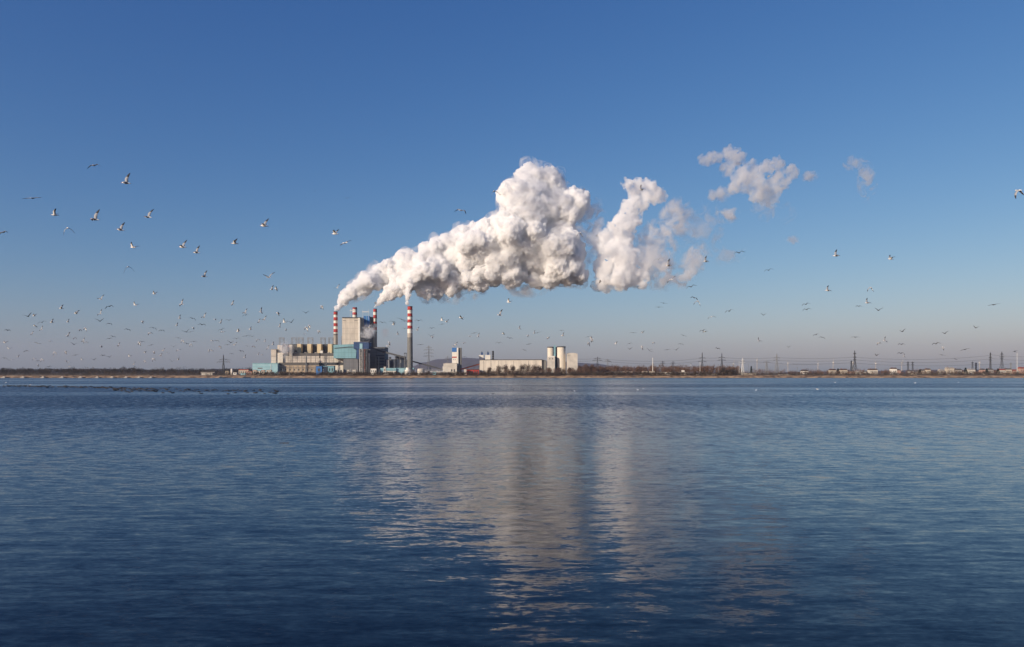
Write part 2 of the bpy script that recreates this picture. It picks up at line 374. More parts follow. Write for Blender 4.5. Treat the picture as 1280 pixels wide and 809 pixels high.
def rocks():
    mb = MB(); vs_, fs = ico(1)
    for k in range(2600):
        x = rng.uniform(-1080, 1080); y = 1500+shore(x)+rng.uniform(-2.2, 1.6); r = rng.uniform(.35, 1.1); q = Vector((rng.uniform(.8, 1.9), rng.uniform(.7, 1.2), rng.uniform(.45, .8)))
        mb.add([Vector((x, y, .1))+Vector((v.x*q.x, v.y*q.y, v.z*q.z))*r*rng.uniform(.85, 1.15) for v in vs_], fs)
    tag(mb.build('shore_rocks', M['concd']), 'dark wet stones strewn along the far waterline', 'stones', kind='stuff')
rocks()
def ridge(name, pts, Y, mat, dep=900, amp=8, bump=40, step=30):
    """far hill from silhouette heights (px, py)"""
    V = []; Fc = []; x0, x1 = X(pts[0][0], Y), X(pts[-1][0], Y); nx = max(2, int((x1-x0)/step)); ny = 9
    for i in range(nx+1):
        x = x0+(x1-x0)*i/nx; px = 640+x/Y*F
        for (a, ya), (c, yc) in zip(pts, pts[1:]):
            if px <= c+1e-6: t = (px-a)/(c-a); t = t*t*(3-2*t); py = ya+(yc-ya)*t; break
        hz = max(0, Z(py, Y)-10)
        for j in range(ny):
            u = j/(ny-1); prof_ = math.sin(u*math.pi/2)
            V.append((x, Y-dep*(1-u), 8+hz*prof_+amp*prof_*noise.noise(Vector((x/bump, u*dep/bump, 3)))))
    for i in range(nx):
        for j in range(ny-1): Fc.append((i*ny+j, (i+1)*ny+j, (i+1)*ny+j+1, i*ny+j+1))
    return tag(mesh_obj(name, V, Fc, mat, smooth=True), kind='structure')
ridge('wooded_hill', [(490, 466), (515, 458), (530, 453), (548, 449), (575, 447), (600, 448), (640, 450), (700, 452), (745, 454.5), (775, 459), (840, 461.5), (900, 464), (960, 467)], 11500, M['hillw'], amp=9, bump=90)
ridge('far_left_rise', [(-60, 463), (20, 462.5), (60, 462), (130, 461), (190, 462.5), (250, 462.5), (300, 461), (340, 462), (420, 464), (480, 467)], 4200, M['hillw2'], amp=7, bump=60)
ridge('far_right_rise', [(930, 467), (1000, 464.5), (1080, 463.5), (1160, 462.5), (1240, 462), (1340, 461)], 5200, M['hillw'], amp=6, bump=80)

# ---------------------------------------------------------------- vegetation
def sliver(mb, a, d, ln, w):
    d = d.normalized(); u = d.cross(Vector((rng.uniform(-1, 1), rng.uniform(-1, 1), rng.uniform(-1, 1))));
    if u.length < .05: u = Vector((1, 0, 0))
    u.normalize(); mb.v += [a-u*w, a+u*w, a+d*ln]; n_ = len(mb.v); mb.f.append([n_-3, n_-2, n_-1]); mb.mi.append(0)
def crown_pts(mb, base, h, r, n, w=.09, ln=1.2, lobes=5, low=.25):
    ls = []
    for k in range(lobes):
        a = rng.uniform(0, 6.28); q = rng.uniform(.1, .62)*r; zz = rng.uniform(low+.12, .82)*h
        ls.append((base+Vector((math.cos(a)*q, math.sin(a)*q, zz)), rng.uniform(.38, .62)*r))
    for k in range(n):
        c, rr = rng.choice(ls); d = Vector((rng.gauss(0, 1), rng.gauss(0, 1), rng.gauss(0, 1))).normalized()
        p = c+Vector((d.x, d.y, d.z*1.15))*rr*rng.random()**.45
        sliver(mb, p, d+Vector((0, 0, .7)), ln*rng.uniform(.6, 1.5), w*rng.uniform(.6, 1.5))
def tree_parts(h, r, n, seed):
    """meshes of a bare tree standing on the origin"""
    t = MB(); t.bar((0, 0, -.3), (0, 0, h*.35), h*.022, 6, h*.016)
    for k in range(7):
        a = rng.uniform(0, 6.28); z0 = h*rng.uniform(.18, .36); e = Vector((math.cos(a)*r*.6, math.sin(a)*r*.6, h*rng.uniform(.55, .85)))
        t.bar((0, 0, z0), e, h*.012, 4, h*.003)
    t.bar((0, 0, h*.3), (0, 0, h*.9), h*.015, 5, h*.003)
    c = MB(); crown_pts(c, Vector((0, 0, 0)), h, r*1.15, n, w=.14, ln=1.4, lobes=8, low=.1)
    return t, c
protos = {}
def plant_tree(px, top, Y, r_px, label, kind='bare', mat='twig', group=None, cat='tree', name=None):
    gz = ground(Y); h = Z(top, Y)-gz; r = r_px*Y/F; x = X(px, Y)
    key = (kind, mat, round(h/3), round(r/1.5), rng.randrange(2))
    nm = name or ('bare_tree' if kind == 'bare' else 'conifer' if kind == 'pine' else 'bush')
    o = thing(nm, label, cat, x, Y, gz, group); o.rotation_euler.z = rng.uniform(0, 6.28)
    if key not in protos:
        if kind == 'bare':
            t, c = tree_parts(h, r, int(900+r*160), 0); protos[key] = [('trunk', t.build('trunk', M['bark']).data, None), ('crown', c.build('crown', M[mat]).data, None)]
        elif kind == 'pine':
            t = MB().bar((0, 0, -.3), (0, 0, h*.5), h*.02, 6); c = MB()
            for k in range(500):
                u = rng.random()**.8; a = rng.uniform(0, 6.28); q = r*(1.05-u)*rng.random()**.5
                sliver(c, Vector((math.cos(a)*q, math.sin(a)*q, h*(.1+.88*u))), Vector((math.cos(a), math.sin(a), -.3)), 1.5, .35)
            protos[key] = [('trunk', t.build('trunk', M['bark']).data, None), ('crown', c.build('crown', M['pine']).data, None)]
        else:
            c = MB(); crown_pts(c, Vector((0, 0, -h*.15)), h*1.05, r, int(220+r*50), w=.12, low=.05)
            t = MB()
            for k in range(4): t.bar((0, 0, -.2), (rng.uniform(-r, r)*.4, rng.uniform(-r, r)*.4, h*.5), .09, 4, .04)
            protos[key] = [('stem', t.build('stem', M['bark']).data, None), ('foliage', c.build('foliage', M[mat]).data, None)]
        for q in list(C.objects):
            if q.data in [m_ for _, m_, _ in protos[key]] and q.parent is None: bpy.data.objects.remove(q)
    for nme, me, _ in protos[key]: link(nme, me, o)
    return o
def wood(name, label, px0, px1, top, Y0, Y1, n, mat, rpx=4, per=60, w=.22, cat='woodland', tops=None, lnf=1.0):
    """a wood that reads as one mass: many loose crowns and stems in one object"""
    mb = MB()
    for k in range(n):
        Y = rng.uniform(Y0, Y1); px = rng.uniform(px0, px1); tp = top+rng.gauss(0, .9)
        if tops: tp += tops*(.6*noise.noise(Vector((px*.05, 0, 7)))+.8*noise.noise(Vector((px*.3, 0, 3))))
        gz = ground(Y); h = max(2, Z(tp, Y)-gz); x = X(px, Y); r = rpx*Y/F*rng.uniform(.6, 1.2)
        crown_pts(mb, Vector((x, Y, gz)), h, r, per, w=w, ln=h*.16*lnf, lobes=4, low=.1)
        if h > 5: mb.bar((x, Y, gz), (x, Y, gz+h*.8), h*.012, 3, h*.004)
    return tag(mb.build(name, M[mat]), label, cat, kind='stuff')
wood('left_woodland', 'dark bare woodland behind the far left shore', -60, 205, 461.6, 1620, 1900, 420, 'twigd', rpx=4, per=80, w=.35, tops=3)
wood('left_woodland', 'brown bare woodland running up to the cyan shed', 190, 330, 462, 1620, 1850, 240, 'twigd', rpx=5, per=80, w=.3, tops=2)
wood('bare_thicket', 'reddish brown thicket along the shore below the left woodland', 110, 290, 465.5, 1560, 1620, 110, 'twig', rpx=3, per=60, w=.16)
wood('bare_woodland', 'brown bare woodland right of the pale silo block', 722, 925, 457.8, 1640, 1800, 460, 'twig2', rpx=3.5, per=90, w=.2, tops=3)
wood('waterside_bushes', 'tangled brown bushes before the long hall', 604, 682, 462.2, 1548, 1562, 90, 'twig2', rpx=2.6, per=70, w=.15, tops=2.5, cat='bushes')
wood('waterside_bushes', 'tangled brown bushes at the feet of the silos', 684, 745, 461.2, 1546, 1562, 90, 'twig2', rpx=2.8, per=80, w=.15, tops=3, cat='bushes')
wood('bare_woodland', 'low dark woodland behind the right hand houses', 925, 1330, 463.2, 1680, 1900, 420, 'twig2', rpx=4, per=60, w=.26, tops=2.4)
wood('garden_bushes', 'brown leafless bushes and small trees between the right hand houses', 985, 1330, 464.6, 1584, 1614, 300, 'twig2', rpx=2.4, per=60, w=.16, tops=2.4, cat='bushes')
wood('shore_scrub', 'low brown scrub along the bank below the left woodland', -60, 318, 467.2, 1514, 1556, 620, 'twigb', rpx=4, per=40, w=.3, cat='scrub')
wood('reed_bed', 'ragged brown reeds down the face of the whole far bank', -60, 1340, 470.2, 1503, 1514, 620, 'scrub', rpx=2.6, per=26, w=.22, cat='reeds', tops=1.5)
wood('shore_scrub', 'dark scrub along the bank below the power plant', 318, 720, 466.0, 1512, 1550, 1000, 'twigb', rpx=3.2, per=56, w=.36, cat='scrub', tops=1.2)
wood('shore_scrub', 'dark bushes along the bank below the brown woodland', 715, 915, 465.8, 1512, 1552, 560, 'twigb', rpx=3, per=56, w=.36, cat='scrub', tops=1.5)
wood('shore_scrub', 'brown scrub along the bank below the right hand houses', 915, 1330, 466.6, 1516, 1570, 800, 'twigb', rpx=3.4, per=44, w=.28, cat='scrub', tops=1)
for i, (px, top, r, lab) in enumerate([
  (611, 459, 3, 'small rounded bare tree before the left end of the long hall'), (624, 457, 5, 'wide bare tree before the left half of the long hall'),
  (633, 455.5, 5, 'tallest bare tree before the left half of the long hall'), (641, 457, 4, 'bare tree before the middle of the long hall'),
  (651, 456, 5, 'wide bare tree right of the middle of the long hall'), (659, 454.5, 5.5, 'tallest bare tree before the right half of the long hall'),
  (667, 456, 5, 'bare tree before the right half of the long hall'), (674, 457.5, 4, 'small bare tree before the right end of the long hall'),
  (687, 460, 3.6, 'low bare tree before the white block under the twin silos'), (699, 460.5, 4, 'low bare tree at the foot of the big cream silo'),
  (712, 461, 4, 'low bare tree before the pale rectangular silo block'), (725, 458, 4.5, 'brown bare tree beside the right edge of the pale silo block'),
  (733, 454, 5.5, 'tall reddish bare tree nearest the pale silo block'), (742, 454.5, 5, 'tall reddish bare tree at the left end of the brown woodland'),
  (752, 457, 5, 'reddish bare tree under the left dark pylon of the brown woodland')]):
    plant_tree(px, top, 1556+(i % 3)*6, r, lab, mat='twig2' if i > 10 else 'twig', group='bare trees on the far shore')
for px, top, r, lab in [(903, 459.5, 5, 'dark bare tree at the water where the beach begins, left one'), (911, 461, 5, 'dark bare tree at the water where the beach begins, middle one'), (918, 463.5, 4.5, 'dark low bare tree at the water where the beach begins, right one')]:
    plant_tree(px, top, 1534, r, lab, mat='twigd', group='bare trees on the far shore')
for px, top, r, lab in [(1207, 459.5, 2.6, 'dark conifer left of the white house with the wide front'), (1233.5, 460.5, 2.5, 'dark conifer between the pink house and the grey house'),
  (1247.5, 461, 3, 'dark conifer left of the red roofed white house'), (1150, 461.5, 2, 'dark conifer beside the small cream house'), (1047.5, 461.5, 2.4, 'dark conifer between the two cream houses with brown roofs'),
  (939, 457.5, 1.3, 'narrow dark conifer right of the pale lattice pylon')]:
    plant_tree(px, top, 1600, r, lab, kind='pine', group='conifers among the houses')
ordinal = ['first', 'second', 'third', 'fourth', 'fifth', 'sixth', 'seventh', 'eighth', 'ninth', 'tenth', 'eleventh', 'twelfth', 'thirteenth', 'fourteenth', 'fifteenth', 'sixteenth']
# ---------------------------------------------------------------- buildings
def bx(mb, p0, p1, t, b, Y, D, mi=0):
    """box whose front face fills px p0..p1, py t..b at distance Y; b=None stands on the ground"""
    z0 = ground(Y)-.6 if b is None else Z(b, Y)
    return mb.box(X(p0, Y), X(p1, Y), Y, Y+D, z0, Z(t, Y), mi)
def pz(mb, pts, Y, D, mi=0): return mb.prism([(X(a, Y), Z(b, Y)) for a, b in pts][::-1], Y, Y+D, mi)
def bd(name, label, px, Y, cat='building', group=None): return thing(name, label, cat, X(px, Y), Y, None, group)
def band(parent, p0, p1, t, b, Y, mat='glass', name='window_band', D=.35, off=.25): return bx(MB(), p0, p1, t, b, Y-off, D).build(name, M[mat], parent)
def wins(parent, p0, p1, t, b, Y, n, fill=.55, mat='glass', name='window'):
    st = (p1-p0)/n
    for i in range(n): bx(MB(), p0+st*(i+.5-fill/2), p0+st*(i+.5+fill/2), t, b, Y-.12, .3).build(name, M[mat], parent)

# turbine hall
Y = 1610; o = bd('turbine_hall', 'long cream turbine hall with a thin grey roof strip, left of the cyan boiler house', 385, Y)
bx(MB(), 352, 429, 445.2, 453.2, Y, 55).build('upper_wall', M['cream'], o)
pz(MB(), [(350, 445.1), (352, 441.5), (417, 441.5), (417, 445.1)], Y+1, 50).build('roof', M['roof'], o)
bx(MB(), 347, 398.5, 456.6, None, Y-18, 18).build('lower_wall', M['tan'], o)
pz(MB(), [(347, 456.5), (348.5, 453.3), (398.5, 453.3), (398.5, 456.5)], Y-18, 17.8).build('lower_roof', M['roof'], o)
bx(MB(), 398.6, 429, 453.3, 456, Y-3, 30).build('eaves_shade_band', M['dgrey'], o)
bx(MB(), 398.8, 429, 456.1, None, Y-1, 30).build('front_wall', M['cream2'], o)
band(o, 353, 428, 447.2, 447.9, Y, 'conc'); band(o, 349, 398, 459.6, 460.4, Y-18, 'roof'); wins(o, 349, 398, 461.4, 463.2, Y-18, 9, .3, 'dgrey')
wins(o, 418, 428, 462.8, 466, Y-1, 3, .7, 'dgrey', 'gate')
for k in range(13): bx(MB(), 354+k*5.7, 354.35+k*5.7, 445.4, 453.1, Y-.5, .6).build('downpipe', M['conc'], o)
for k in range(9): bx(MB(), 350+k*5.4, 350.6+k*5.4, 457, None, Y-18.5, .6).build('buttress', M['conc'], o)
for k, a in enumerate((356, 367, 379, 392, 408)): MB().box(X(a, Y), X(a+2.6, Y), Y+8, Y+14, Z(441.6, Y), Z(440.3, Y)).build('roof_vent', M['conc'], o)
o = bd('stair_block', 'narrow cream stair block at the left end of the turbine hall', 342, 1604)
bx(MB(), 338.8, 345.2, 437, None, 1604, 30).build('wall', M['cream'], o); band(o, 338.9, 345.1, 445, 445.8, 1604, 'conc'); bx(MB(), 338.6, 345.4, 436.6, 437, 1603.5, 31).build('parapet', M['conc'], o)
o = bd('end_block', 'cream stepped end block with a dark vent, half hidden by low steam', 350, 1606)
bx(MB(), 345.3, 353.5, 441, None, 1606, 30).build('lower_wall', M['cream2'], o); bx(MB(), 346.8, 352.6, 431.5, 441, 1612, 24).build('upper_wall', M['cream'], o)
bx(MB(), 345.8, 348.6, 437.6, 440, 1605.6, 3).build('vent', M['dgrey'], o)
o = bd('vent_tower', 'slim cream tower between the low steam and the dark bunker row', 363.5, 1602)
bx(MB(), 361.6, 365.4, 431, 445, 1609, 14).build('wall', M['cream2'], o); bx(MB(), 360.2, 361.6, 432, 434, 1609, 10).build('side_vent', M['rust'], o)
# bunker row
Y = 1645; o = bd('bunker_row', 'long dark bunker block with bright vertical cream bays on top of the turbine hall', 390, Y)
bx(MB(), 353, 417, 430.3, None, Y, 40).build('wall', M['dgrey'], o)
for a, b, lab in ((371.4, 376.2, 0), (384, 388.7, 0), (396.3, 401.2, 0), (409.8, 414.6, 0)):
    bx(MB(), a, b, 430, 442, Y-14, 13.8).build('bay', M['ochre'], o)
for a in (366, 378, 390.5, 403): bx(MB(), a, a+5.5, 432, 433, Y-.4, .3).build('louvre', M['grey'], o)
for i, (a, b, lab) in enumerate([(348.6, 353.8, 'leftmost roof gantry, above the stepped end block'), (364, 369.6, 'second roof gantry from the left, above the slim cream tower'),
  (372.3, 377.8, 'third roof gantry from the left, above the first bright bay'), (384.3, 390, 'fourth roof gantry from the left, above the second bright bay'),
  (400.4, 405.6, 'fifth roof gantry from the left, above the third bright bay'), (410.4, 415.6, 'rightmost roof gantry, next to the left striped chimney')]):
    g = bd('roof_gantry', 'dark steel '+lab, (a+b)/2, Y+4, 'gantry', 'steel gantries on the bunker roof'); zt, zb = Z(422.2, Y), Z(430.3, Y)
    g.location.z = zb
    for xx in (a, b):
        for dy in (2, 9): MB().bar((X(xx, Y), Y+dy, zb-1.2), (X(xx, Y), Y+dy, zt), .55).build('post', M['steel'], g)
    mb = MB()
    for dy in (2, 9):
        mb.bar((X(a, Y)-1, Y+dy, zt), (X(b, Y)+1, Y+dy, zt), .5); mb.bar((X(a, Y), Y+dy, zt-2.4), (X(b, Y), Y+dy, zt-2.4), .4); mb.bar((X(a, Y), Y+dy, zb+2), (X(b, Y), Y+dy, zt-2.4), .16)
    for q in (a, b): mb.bar((X(q, Y), Y+2, zt), (X(q, Y), Y+9, zt), .2); mb.bar((X(q, Y), Y+2, zb+2), (X(q, Y), Y+2, zt), .2); mb.bar((X(q, Y), Y+9, zb+2), (X(q, Y), Y+9, zt), .2)
    mb.build('crossbeam', M['steel'], g)
o = bd('roof_cabin', 'small white cabin on the turbine hall roof below the third bright bay', 401.5, 1608, 'cabin'); o.location.z = Z(444, 1608)
bx(MB(), 400, 403.2, 438.4, 445, 1615, 6).build('wall', M['white'], o); bx(MB(), 399.8, 403.4, 438, 438.4, 1614.5, 7).build('roof', M['conc'], o)

# striped chimneys
def chimney(px, top, Y, hw, label, bands, name='striped_chimney', foot=None, flare=1.2):
    zb = ground(Y)-.5 if foot is None else Z(foot, Y); zt = Z(top, Y); H = zt-ground(Y)
    o = thing(name, label, 'chimney', X(px, Y), Y, None, 'red and white striped chimneys'); r = hw*Y/F
    mb = MB(); prof = []; mis = []
    ys = [top]+[b for b, _ in bands]
    zs = [Z(y_, Y) for y_ in ys]+[zb]; cols = [c for _, c in bands]+[bands[-1][1]]
    rad = lambda z: r*(1+(flare-1)*((zt-z)/(zt-ground(Y)))**1.3)
    for i, z in enumerate(zs): prof.append((rad(z), z)); mis.append(cols[i] if i < len(cols) else 0)
    mb.lathe(X(px, Y), Y+r, prof[::-1], 28, [m for m in (mis[:len(zs)-1])][::-1])
    mb.build('shaft', [M['red'], M['white'], M['conc'], M['concd']], o, smooth=False)
    MB().lathe(X(px, Y), Y+r, [(r*.8, zt-.3), (r*1.04, zt), (r*1.04, zt+.9), (r*.8, zt+.9)], 24).build('rim', M['dgrey'], o)
    for k in range(0, len(bands)-1, 2):
        z = Z(bands[k][0], Y); mb = MB(); mb.lathe(X(px, Y), Y+r, [(rad(z)+.05, z-.3), (rad(z)+.9, z-.25), (rad(z)+.9, z+.25), (rad(z)+.05, z+.3)], 24); mb.build('walkway', M['steel'], o)
    mb = MB(); mb.bar((X(px, Y)+r*.5, Y+r*.05, zt), (X(px, Y)+rad(zb)*.5, Y+r-rad(zb)*.9, ground(Y)), .18); mb.build('ladder', M['dgrey'], o)
    return o
chimney(419, 389.8, 1680, 2.45, 'left chimney with red and white bands left of the tall boiler house', [(393.2, 0), (396.6, 1), (400.4, 0), (404, 1), (407.7, 0), (411.4, 1), (415.3, 0), (417, 1), (418.8, 3), (470, 2)])
chimney(443, 384.6, 1800, 2.8, 'chimney whose striped top alone shows above the tall boiler house roof', [(386.4, 0), (390.4, 1), (393.5, 0), (398, 1), (402, 0), (406, 1), (470, 2)])
chimney(468.5, 386.4, 1700, 2.25, 'slim middle chimney with red and white bands right of the tall boiler house', [(389.8, 0), (393.8, 1), (397.8, 0), (402, 1), (404.7, 0), (408.7, 1), (413, 0), (414.5, 1), (416, 3), (470, 2)])
chimney(512.1, 383.3, 1580, 3.05, 'tall right chimney with red and white bands, cream and grey below, nearest the water', [(387.4, 0), (391.8, 1), (395.6, 0), (399.4, 1), (403, 0), (407.1, 1), (410.8, 0), (416.5, 1), (422, 2), (470, 3)], flare=1.22)

# tall boiler house
Y = 1660; o = bd('tall_boiler_house', 'tall windowless cream boiler house standing behind the cyan boiler house', 439, Y)
bx(MB(), 427.6, 447.6, 397.4, None, Y, 60).build('wall', M['cream'], o)
bx(MB(), 447.7, 449.9, 397.1, None, Y-1.5, 60).build('corner_pilaster', M['white'], o)
bx(MB(), 427.4, 450.1, 396.6, 397.4, Y-1.8, 61).build('parapet', M['dgrey'], o)
bx(MB(), 450.0, 451.6, 397.4, None, Y+2, 50).build('side_strip', M['conc'], o)
band(o, 428.5, 432.3, 400.6, 401.2, Y, 'grey', 'louvre'); band(o, 443, 447, 400.6, 401.2, Y, 'grey', 'louvre')
bx(MB(), 426.8, 427.5, 420, None, Y+2, 3).build('downpipe', M['steel'], o)
for (a, b, t, lab, z0) in ((434.8, 440.2, 387.2, 'white steel crane frame on the left of the tall boiler house roof', 396.6), (450.6, 459.2, 388.9, 'wide white steel crane frame above the blue shaft', 397)):
    g = bd('roof_crane', lab, (a+b)/2, Y+20, 'crane'); g.location.z = Z(z0, Y)
    for xx in (a+.6, b-.6): MB().bar((X(xx, Y), Y+20, Z(z0, Y)-2.8), (X(xx, Y), Y+20, Z(t-3.2, Y)), .38, 4, .2).build('mast', M['steelw'], g)
    MB().box(X(a, Y), X(b, Y), Y+19.4, Y+20.6, Z(t+.5, Y), Z(t-.4, Y)).build('beam', M['steelw'], g)
Y = 1700; o = bd('second_boiler_house', 'dark blue upper shaft of a second boiler house behind rising steam', 459, Y)
bx(MB(), 454.4, 461.9, 395, 408.5, Y-6, 5.8).build('blue_shaft', M['blueb'], o)
bx(MB(), 451.8, 466.2, 397, None, Y, 50).build('wall', M['grey'], o)
bx(MB(), 462, 465.6, 396.2, 397, Y+3, 20).build('roof_edge', M['dgrey'], o)
band(o, 457.9, 458.4, 395.2, 408.3, Y-6, 'cyan', 'vertical_strip')

# cyan boiler house
Y = 1595; o = bd('cyan_boiler_house', 'large cyan clad boiler house with a dark sloping roof strip and cut lower corner', 431, Y)
pz(MB(), [(417, 447.9), (416.8, 431.2), (442.2, 430.2), (442.2, 434), (445.4, 438), (444.8, 447.9)], Y, 50).build('cladding', M['cyan'], o)
pz(MB(), [(418, 436), (418, 435), (436, 433.4), (443.2, 433.6), (443.2, 434.4), (436, 434.4)], Y-.5, .45).build('roof_strip', M['dgrey'], o)
bx(MB(), 429.3, 447.6, 448, None, Y+2, 44).build('lower_wall', M['grey'], o)
bx(MB(), 442, 461, 427.8, 436.1, Y-6, 30).build('headhouse', M['blue'], o)
bx(MB(), 449.5, 453, 429.6, 436, Y-6.6, .5).build('cyan_panel', M['cyanl'], o)
bx(MB(), 445.6, 448.6, 436.2, 449, Y-5, 20).build('blue_leg', M['blue'], o)
bx(MB(), 442.4, 460.6, 427.3, 427.8, Y-5.5, 29).build('roof_edge', M['steel'], o)
def lattice(mb, x0, x1, y0, y1, z0, z1, n, r=.3, taper=1.0):
    cx, cy_ = (x0+x1)/2, (y0+y1)/2
    def corners(z):
        k = 1+(taper-1)*(z-z0)/(z1-z0); return [Vector((cx+(a-cx)*k, cy_+(b-cy_)*k, z)) for a, b in ((x0, y0), (x1, y0), (x1, y1), (x0, y1))]
    for i in range(n):
        A, B = corners(z0+(z1-z0)*i/n), corners(z0+(z1-z0)*(i+1)/n)
        for k in range(4):
            mb.bar(A[k], B[k], r); m_ = (k+1) % 4; mb.bar(B[k], B[m_], r*.6)
            mb.bar(A[k], B[m_], r*.5) if i % 2 else mb.bar(A[m_], B[k], r*.5)
    return mb
for a, b, D, lab, mt, cat in ((449.2, 452.6, 6, 'pale steel stair tower under the left of the blue headhouse', 'steelw', 'stair tower'), (454.4, 458.6, 7, 'dark steel stair tower under the right of the blue headhouse', 'steel', 'stair tower')):
    Y = 1586; g = bd('stair_tower', lab, (a+b)/2, Y, cat); x0, x1 = X(a, Y), X(b, Y)
    lattice(MB(), x0, x1, Y, Y+D, ground(Y)-.4, Z(436.3, Y), 8, .42).build('lattice_frame', M[mt], g)
    mb = MB(); zt = Z(436.3, Y); z = ground(Y)
    k = 0
    while z < zt-4: mb.box(x0+.4, x1-.4, Y+.6, Y+D-.6, z+3.6, z+3.9); z += 4; k += 1
    mb.bar(((x0+x1)/2, Y+D/2, ground(Y)), ((x0+x1)/2, Y+D/2, z), .3); mb.build('landings', M['conc'] if D == 6 else M['dgrey'], g)
    if D == 7: MB().box(x0+.7, x0+2.8, Y+1, Y+4, ground(Y), zt-.2).build('hoist_shaft', M['rust'], g)
o = bd('flue_pipe', 'thick upright grey pipe right of the dark stair tower', 461, 1588, 'pipe')
MB().lathe(X(461.2, 1588), 1590, [(1.3, ground(1588)-.3), (1.3, Z(442, 1588)), (1.0, Z(441.5, 1588))], 14).build('upright_pipe', M['steel'], o)
MB().bar((X(461.2, 1588), 1590, Z(443, 1588)), (X(461.2, 1588), 1602, Z(443, 1588)), .8, 8).build('elbow', M['steel'], o)
# grey filter house
Y = 1640; o = bd('filter_house', 'dark grey filter house with a flat roof between the blue headhouse and the conveyor', 470, Y)
bx(MB(), 459.5, 481, 434.2, None, Y, 45).build('wall', M['grey'], o); bx(MB(), 459.4, 481.2, 433.9, 434.2, Y-.3, 46).build('roof_edge', M['dgrey'], o)
for k in range(4): band(o, 470, 480.4, 444+k*3.6, 445+k*3.6, Y, 'navy')
for a in (469.2, 472.5): bx(MB(), a, a+1.2, 446, None, Y-9, 4).build('duct', M['steel'], o)
# bunker shed and conveyors
Y = 1625; o = bd('coal_shed', 'dark navy coal shed under the inclined conveyor left of the right chimney', 494, Y, 'shed')
bx(MB(), 481.8, 506.2, 449.2, None, Y, 35).build('wall', M['navy'], o); bx(MB(), 494, 505.6, 445.4, 449.2, Y+4, 25).build('upper_wall', M['dgrey'], o)
for a, b, t, c in ((486, 489, 446.4, 450.5), (500, 501.5, 450, 454)): bx(MB(), a, b, t, c, Y-.6, .5).build('light_panel', M['steel'], o)
for a in (483.5, 485.3): bx(MB(), a, a+.8, 450, None, Y-8, 2).build('leg', M['steelw'], o)
def conveyor(name, label, a, b, Y0, Y1, th, mat, legs, legmat='steel'):
    A = W(a[0], a[1], Y0); B = W(b[0], b[1], Y1); o = thing(name, label, 'conveyor', A.x, A.y, None, 'inclined conveyor galleries')
    d = (B-A); n_ = Vector((0, 3.2, 0)); t = Vector((0, 0, th)); mb = MB()
    mb.add([A, A+n_, B+n_, B, A-t, A+n_-t, B+n_-t, B-t], [(3, 2, 1, 0), (4, 5, 6, 7), (0, 1, 5, 4), (1, 2, 6, 5), (2, 3, 7, 6), (3, 0, 4, 7)]); mb.build('gallery', M[mat], o)
    e = Vector((0, -.3, 0)); MB().add([A+e+Vector((0,0,.25)), A+n_-e+Vector((0,0,.25)), B+n_-e+Vector((0,0,.25)), B+e+Vector((0,0,.25)), A+e, A+n_-e, B+n_-e, B+e], [(3, 2, 1, 0), (0, 1, 5, 4), (1, 2, 6, 5), (2, 3, 7, 6), (3, 0, 4, 7), (4,5,6,7)]).build('roof', M['roof'], o)
    for u in legs:
        P = A+d*u-t+Vector((0, 1.6, 0)); mb = MB()
        for s in (-1, 1): mb.bar((P.x+s*1.4, P.y, ground(P.y)-.3), (P.x+s*.6, P.y, P.z), .28)
        mb.bar((P.x-1.2, P.y, ground(P.y)+2), (P.x+.8, P.y, (P.z+ground(P.y))/2+2), .16); mb.build('trestle', M[legmat], o)
conveyor('conveyor', 'dark conveyor gallery sloping down from the filter house to the right chimney', (478, 438.6), (505, 445.6), 1618, 1598, 3.4, 'dgrey', (.3, .55, .8))
conveyor('conveyor', 'dark conveyor gallery running down right from the right chimney to the tank yard', (514, 450.6), (556, 462), 1600, 1590, 2.6, 'dgrey', (.25, .5, .75, .93))
conveyor('conveyor', 'red brown conveyor gallery rising from the cement tower to the long hall', (575.5, 461.2), (600.5, 454.2), 1588, 1612, 2.4, 'rust', (.35, .7, .95))
conveyor('conveyor', 'dark steep conveyor gallery from the blue headhouse to the filter house', (460.5, 432), (480, 440), 1600, 1622, 3, 'dgrey', (.5,), 'dgrey')
Y = 1588; g = bd('lattice_tower', 'grey lattice tower close to the left side of the right chimney', 507, Y, 'tower')
lattice(MB(), X(505.8, Y), X(508.3, Y), Y-6, Y-2, ground(Y)-.4, Z(442, Y), 9, .36).build('lattice_frame', M['steel'], g)
MB().box(X(505.4, Y), X(508.6, Y), Y-6.5, Y-1.5, Z(442, Y), Z(441.3, Y)).build('platform', M['dgrey'], g)

# low waterfront buildings
def low(label, p0, p1, t, Y, D, mat, roof='roof', name='shed', b=None, win=0, cat=None, group=None, rt=.5, over=.2, wmat='dgrey', wt=None):
    o = bd(name, label, (p0+p1)/2, Y, cat or name.split('_')[-1], group)
    bx(MB(), p0, p1, t+rt, b, Y, D).build('wall', M[mat], o)
    bx(MB(), p0-over, p1+over, t, t+rt, Y-.4, D+.8).build('roof', M[roof], o)
    if win:
        h = 467.8-t; wins(o, p0+.2, p1-.2, wt or t+rt+h*.25, t+rt+h*.6, Y, win, .45, wmat)
    return o
o = low('long low cyan shed at the left end of the power plant', 315.5, 347, 454, 1580, 24, 'cyanl', 'cyan', 'cyan_shed', cat='shed', rt=.9)
band(o, 316, 338, 458.5, 459, 1580, 'cyan', 'cladding_seam'); bx(MB(), 338.3, 338.8, 455, None, 1579.6, .4).build('downpipe', M['steelw'], o); band(o, 322, 328, 459.8, 461.2, 1580, 'grey', 'gate')
low('small dark blue building before the turbine hall, with a black stack on it', 395, 402.4, 457.6, 1572, 14, 'blueb', 'blue', 'blue_building', win=1)
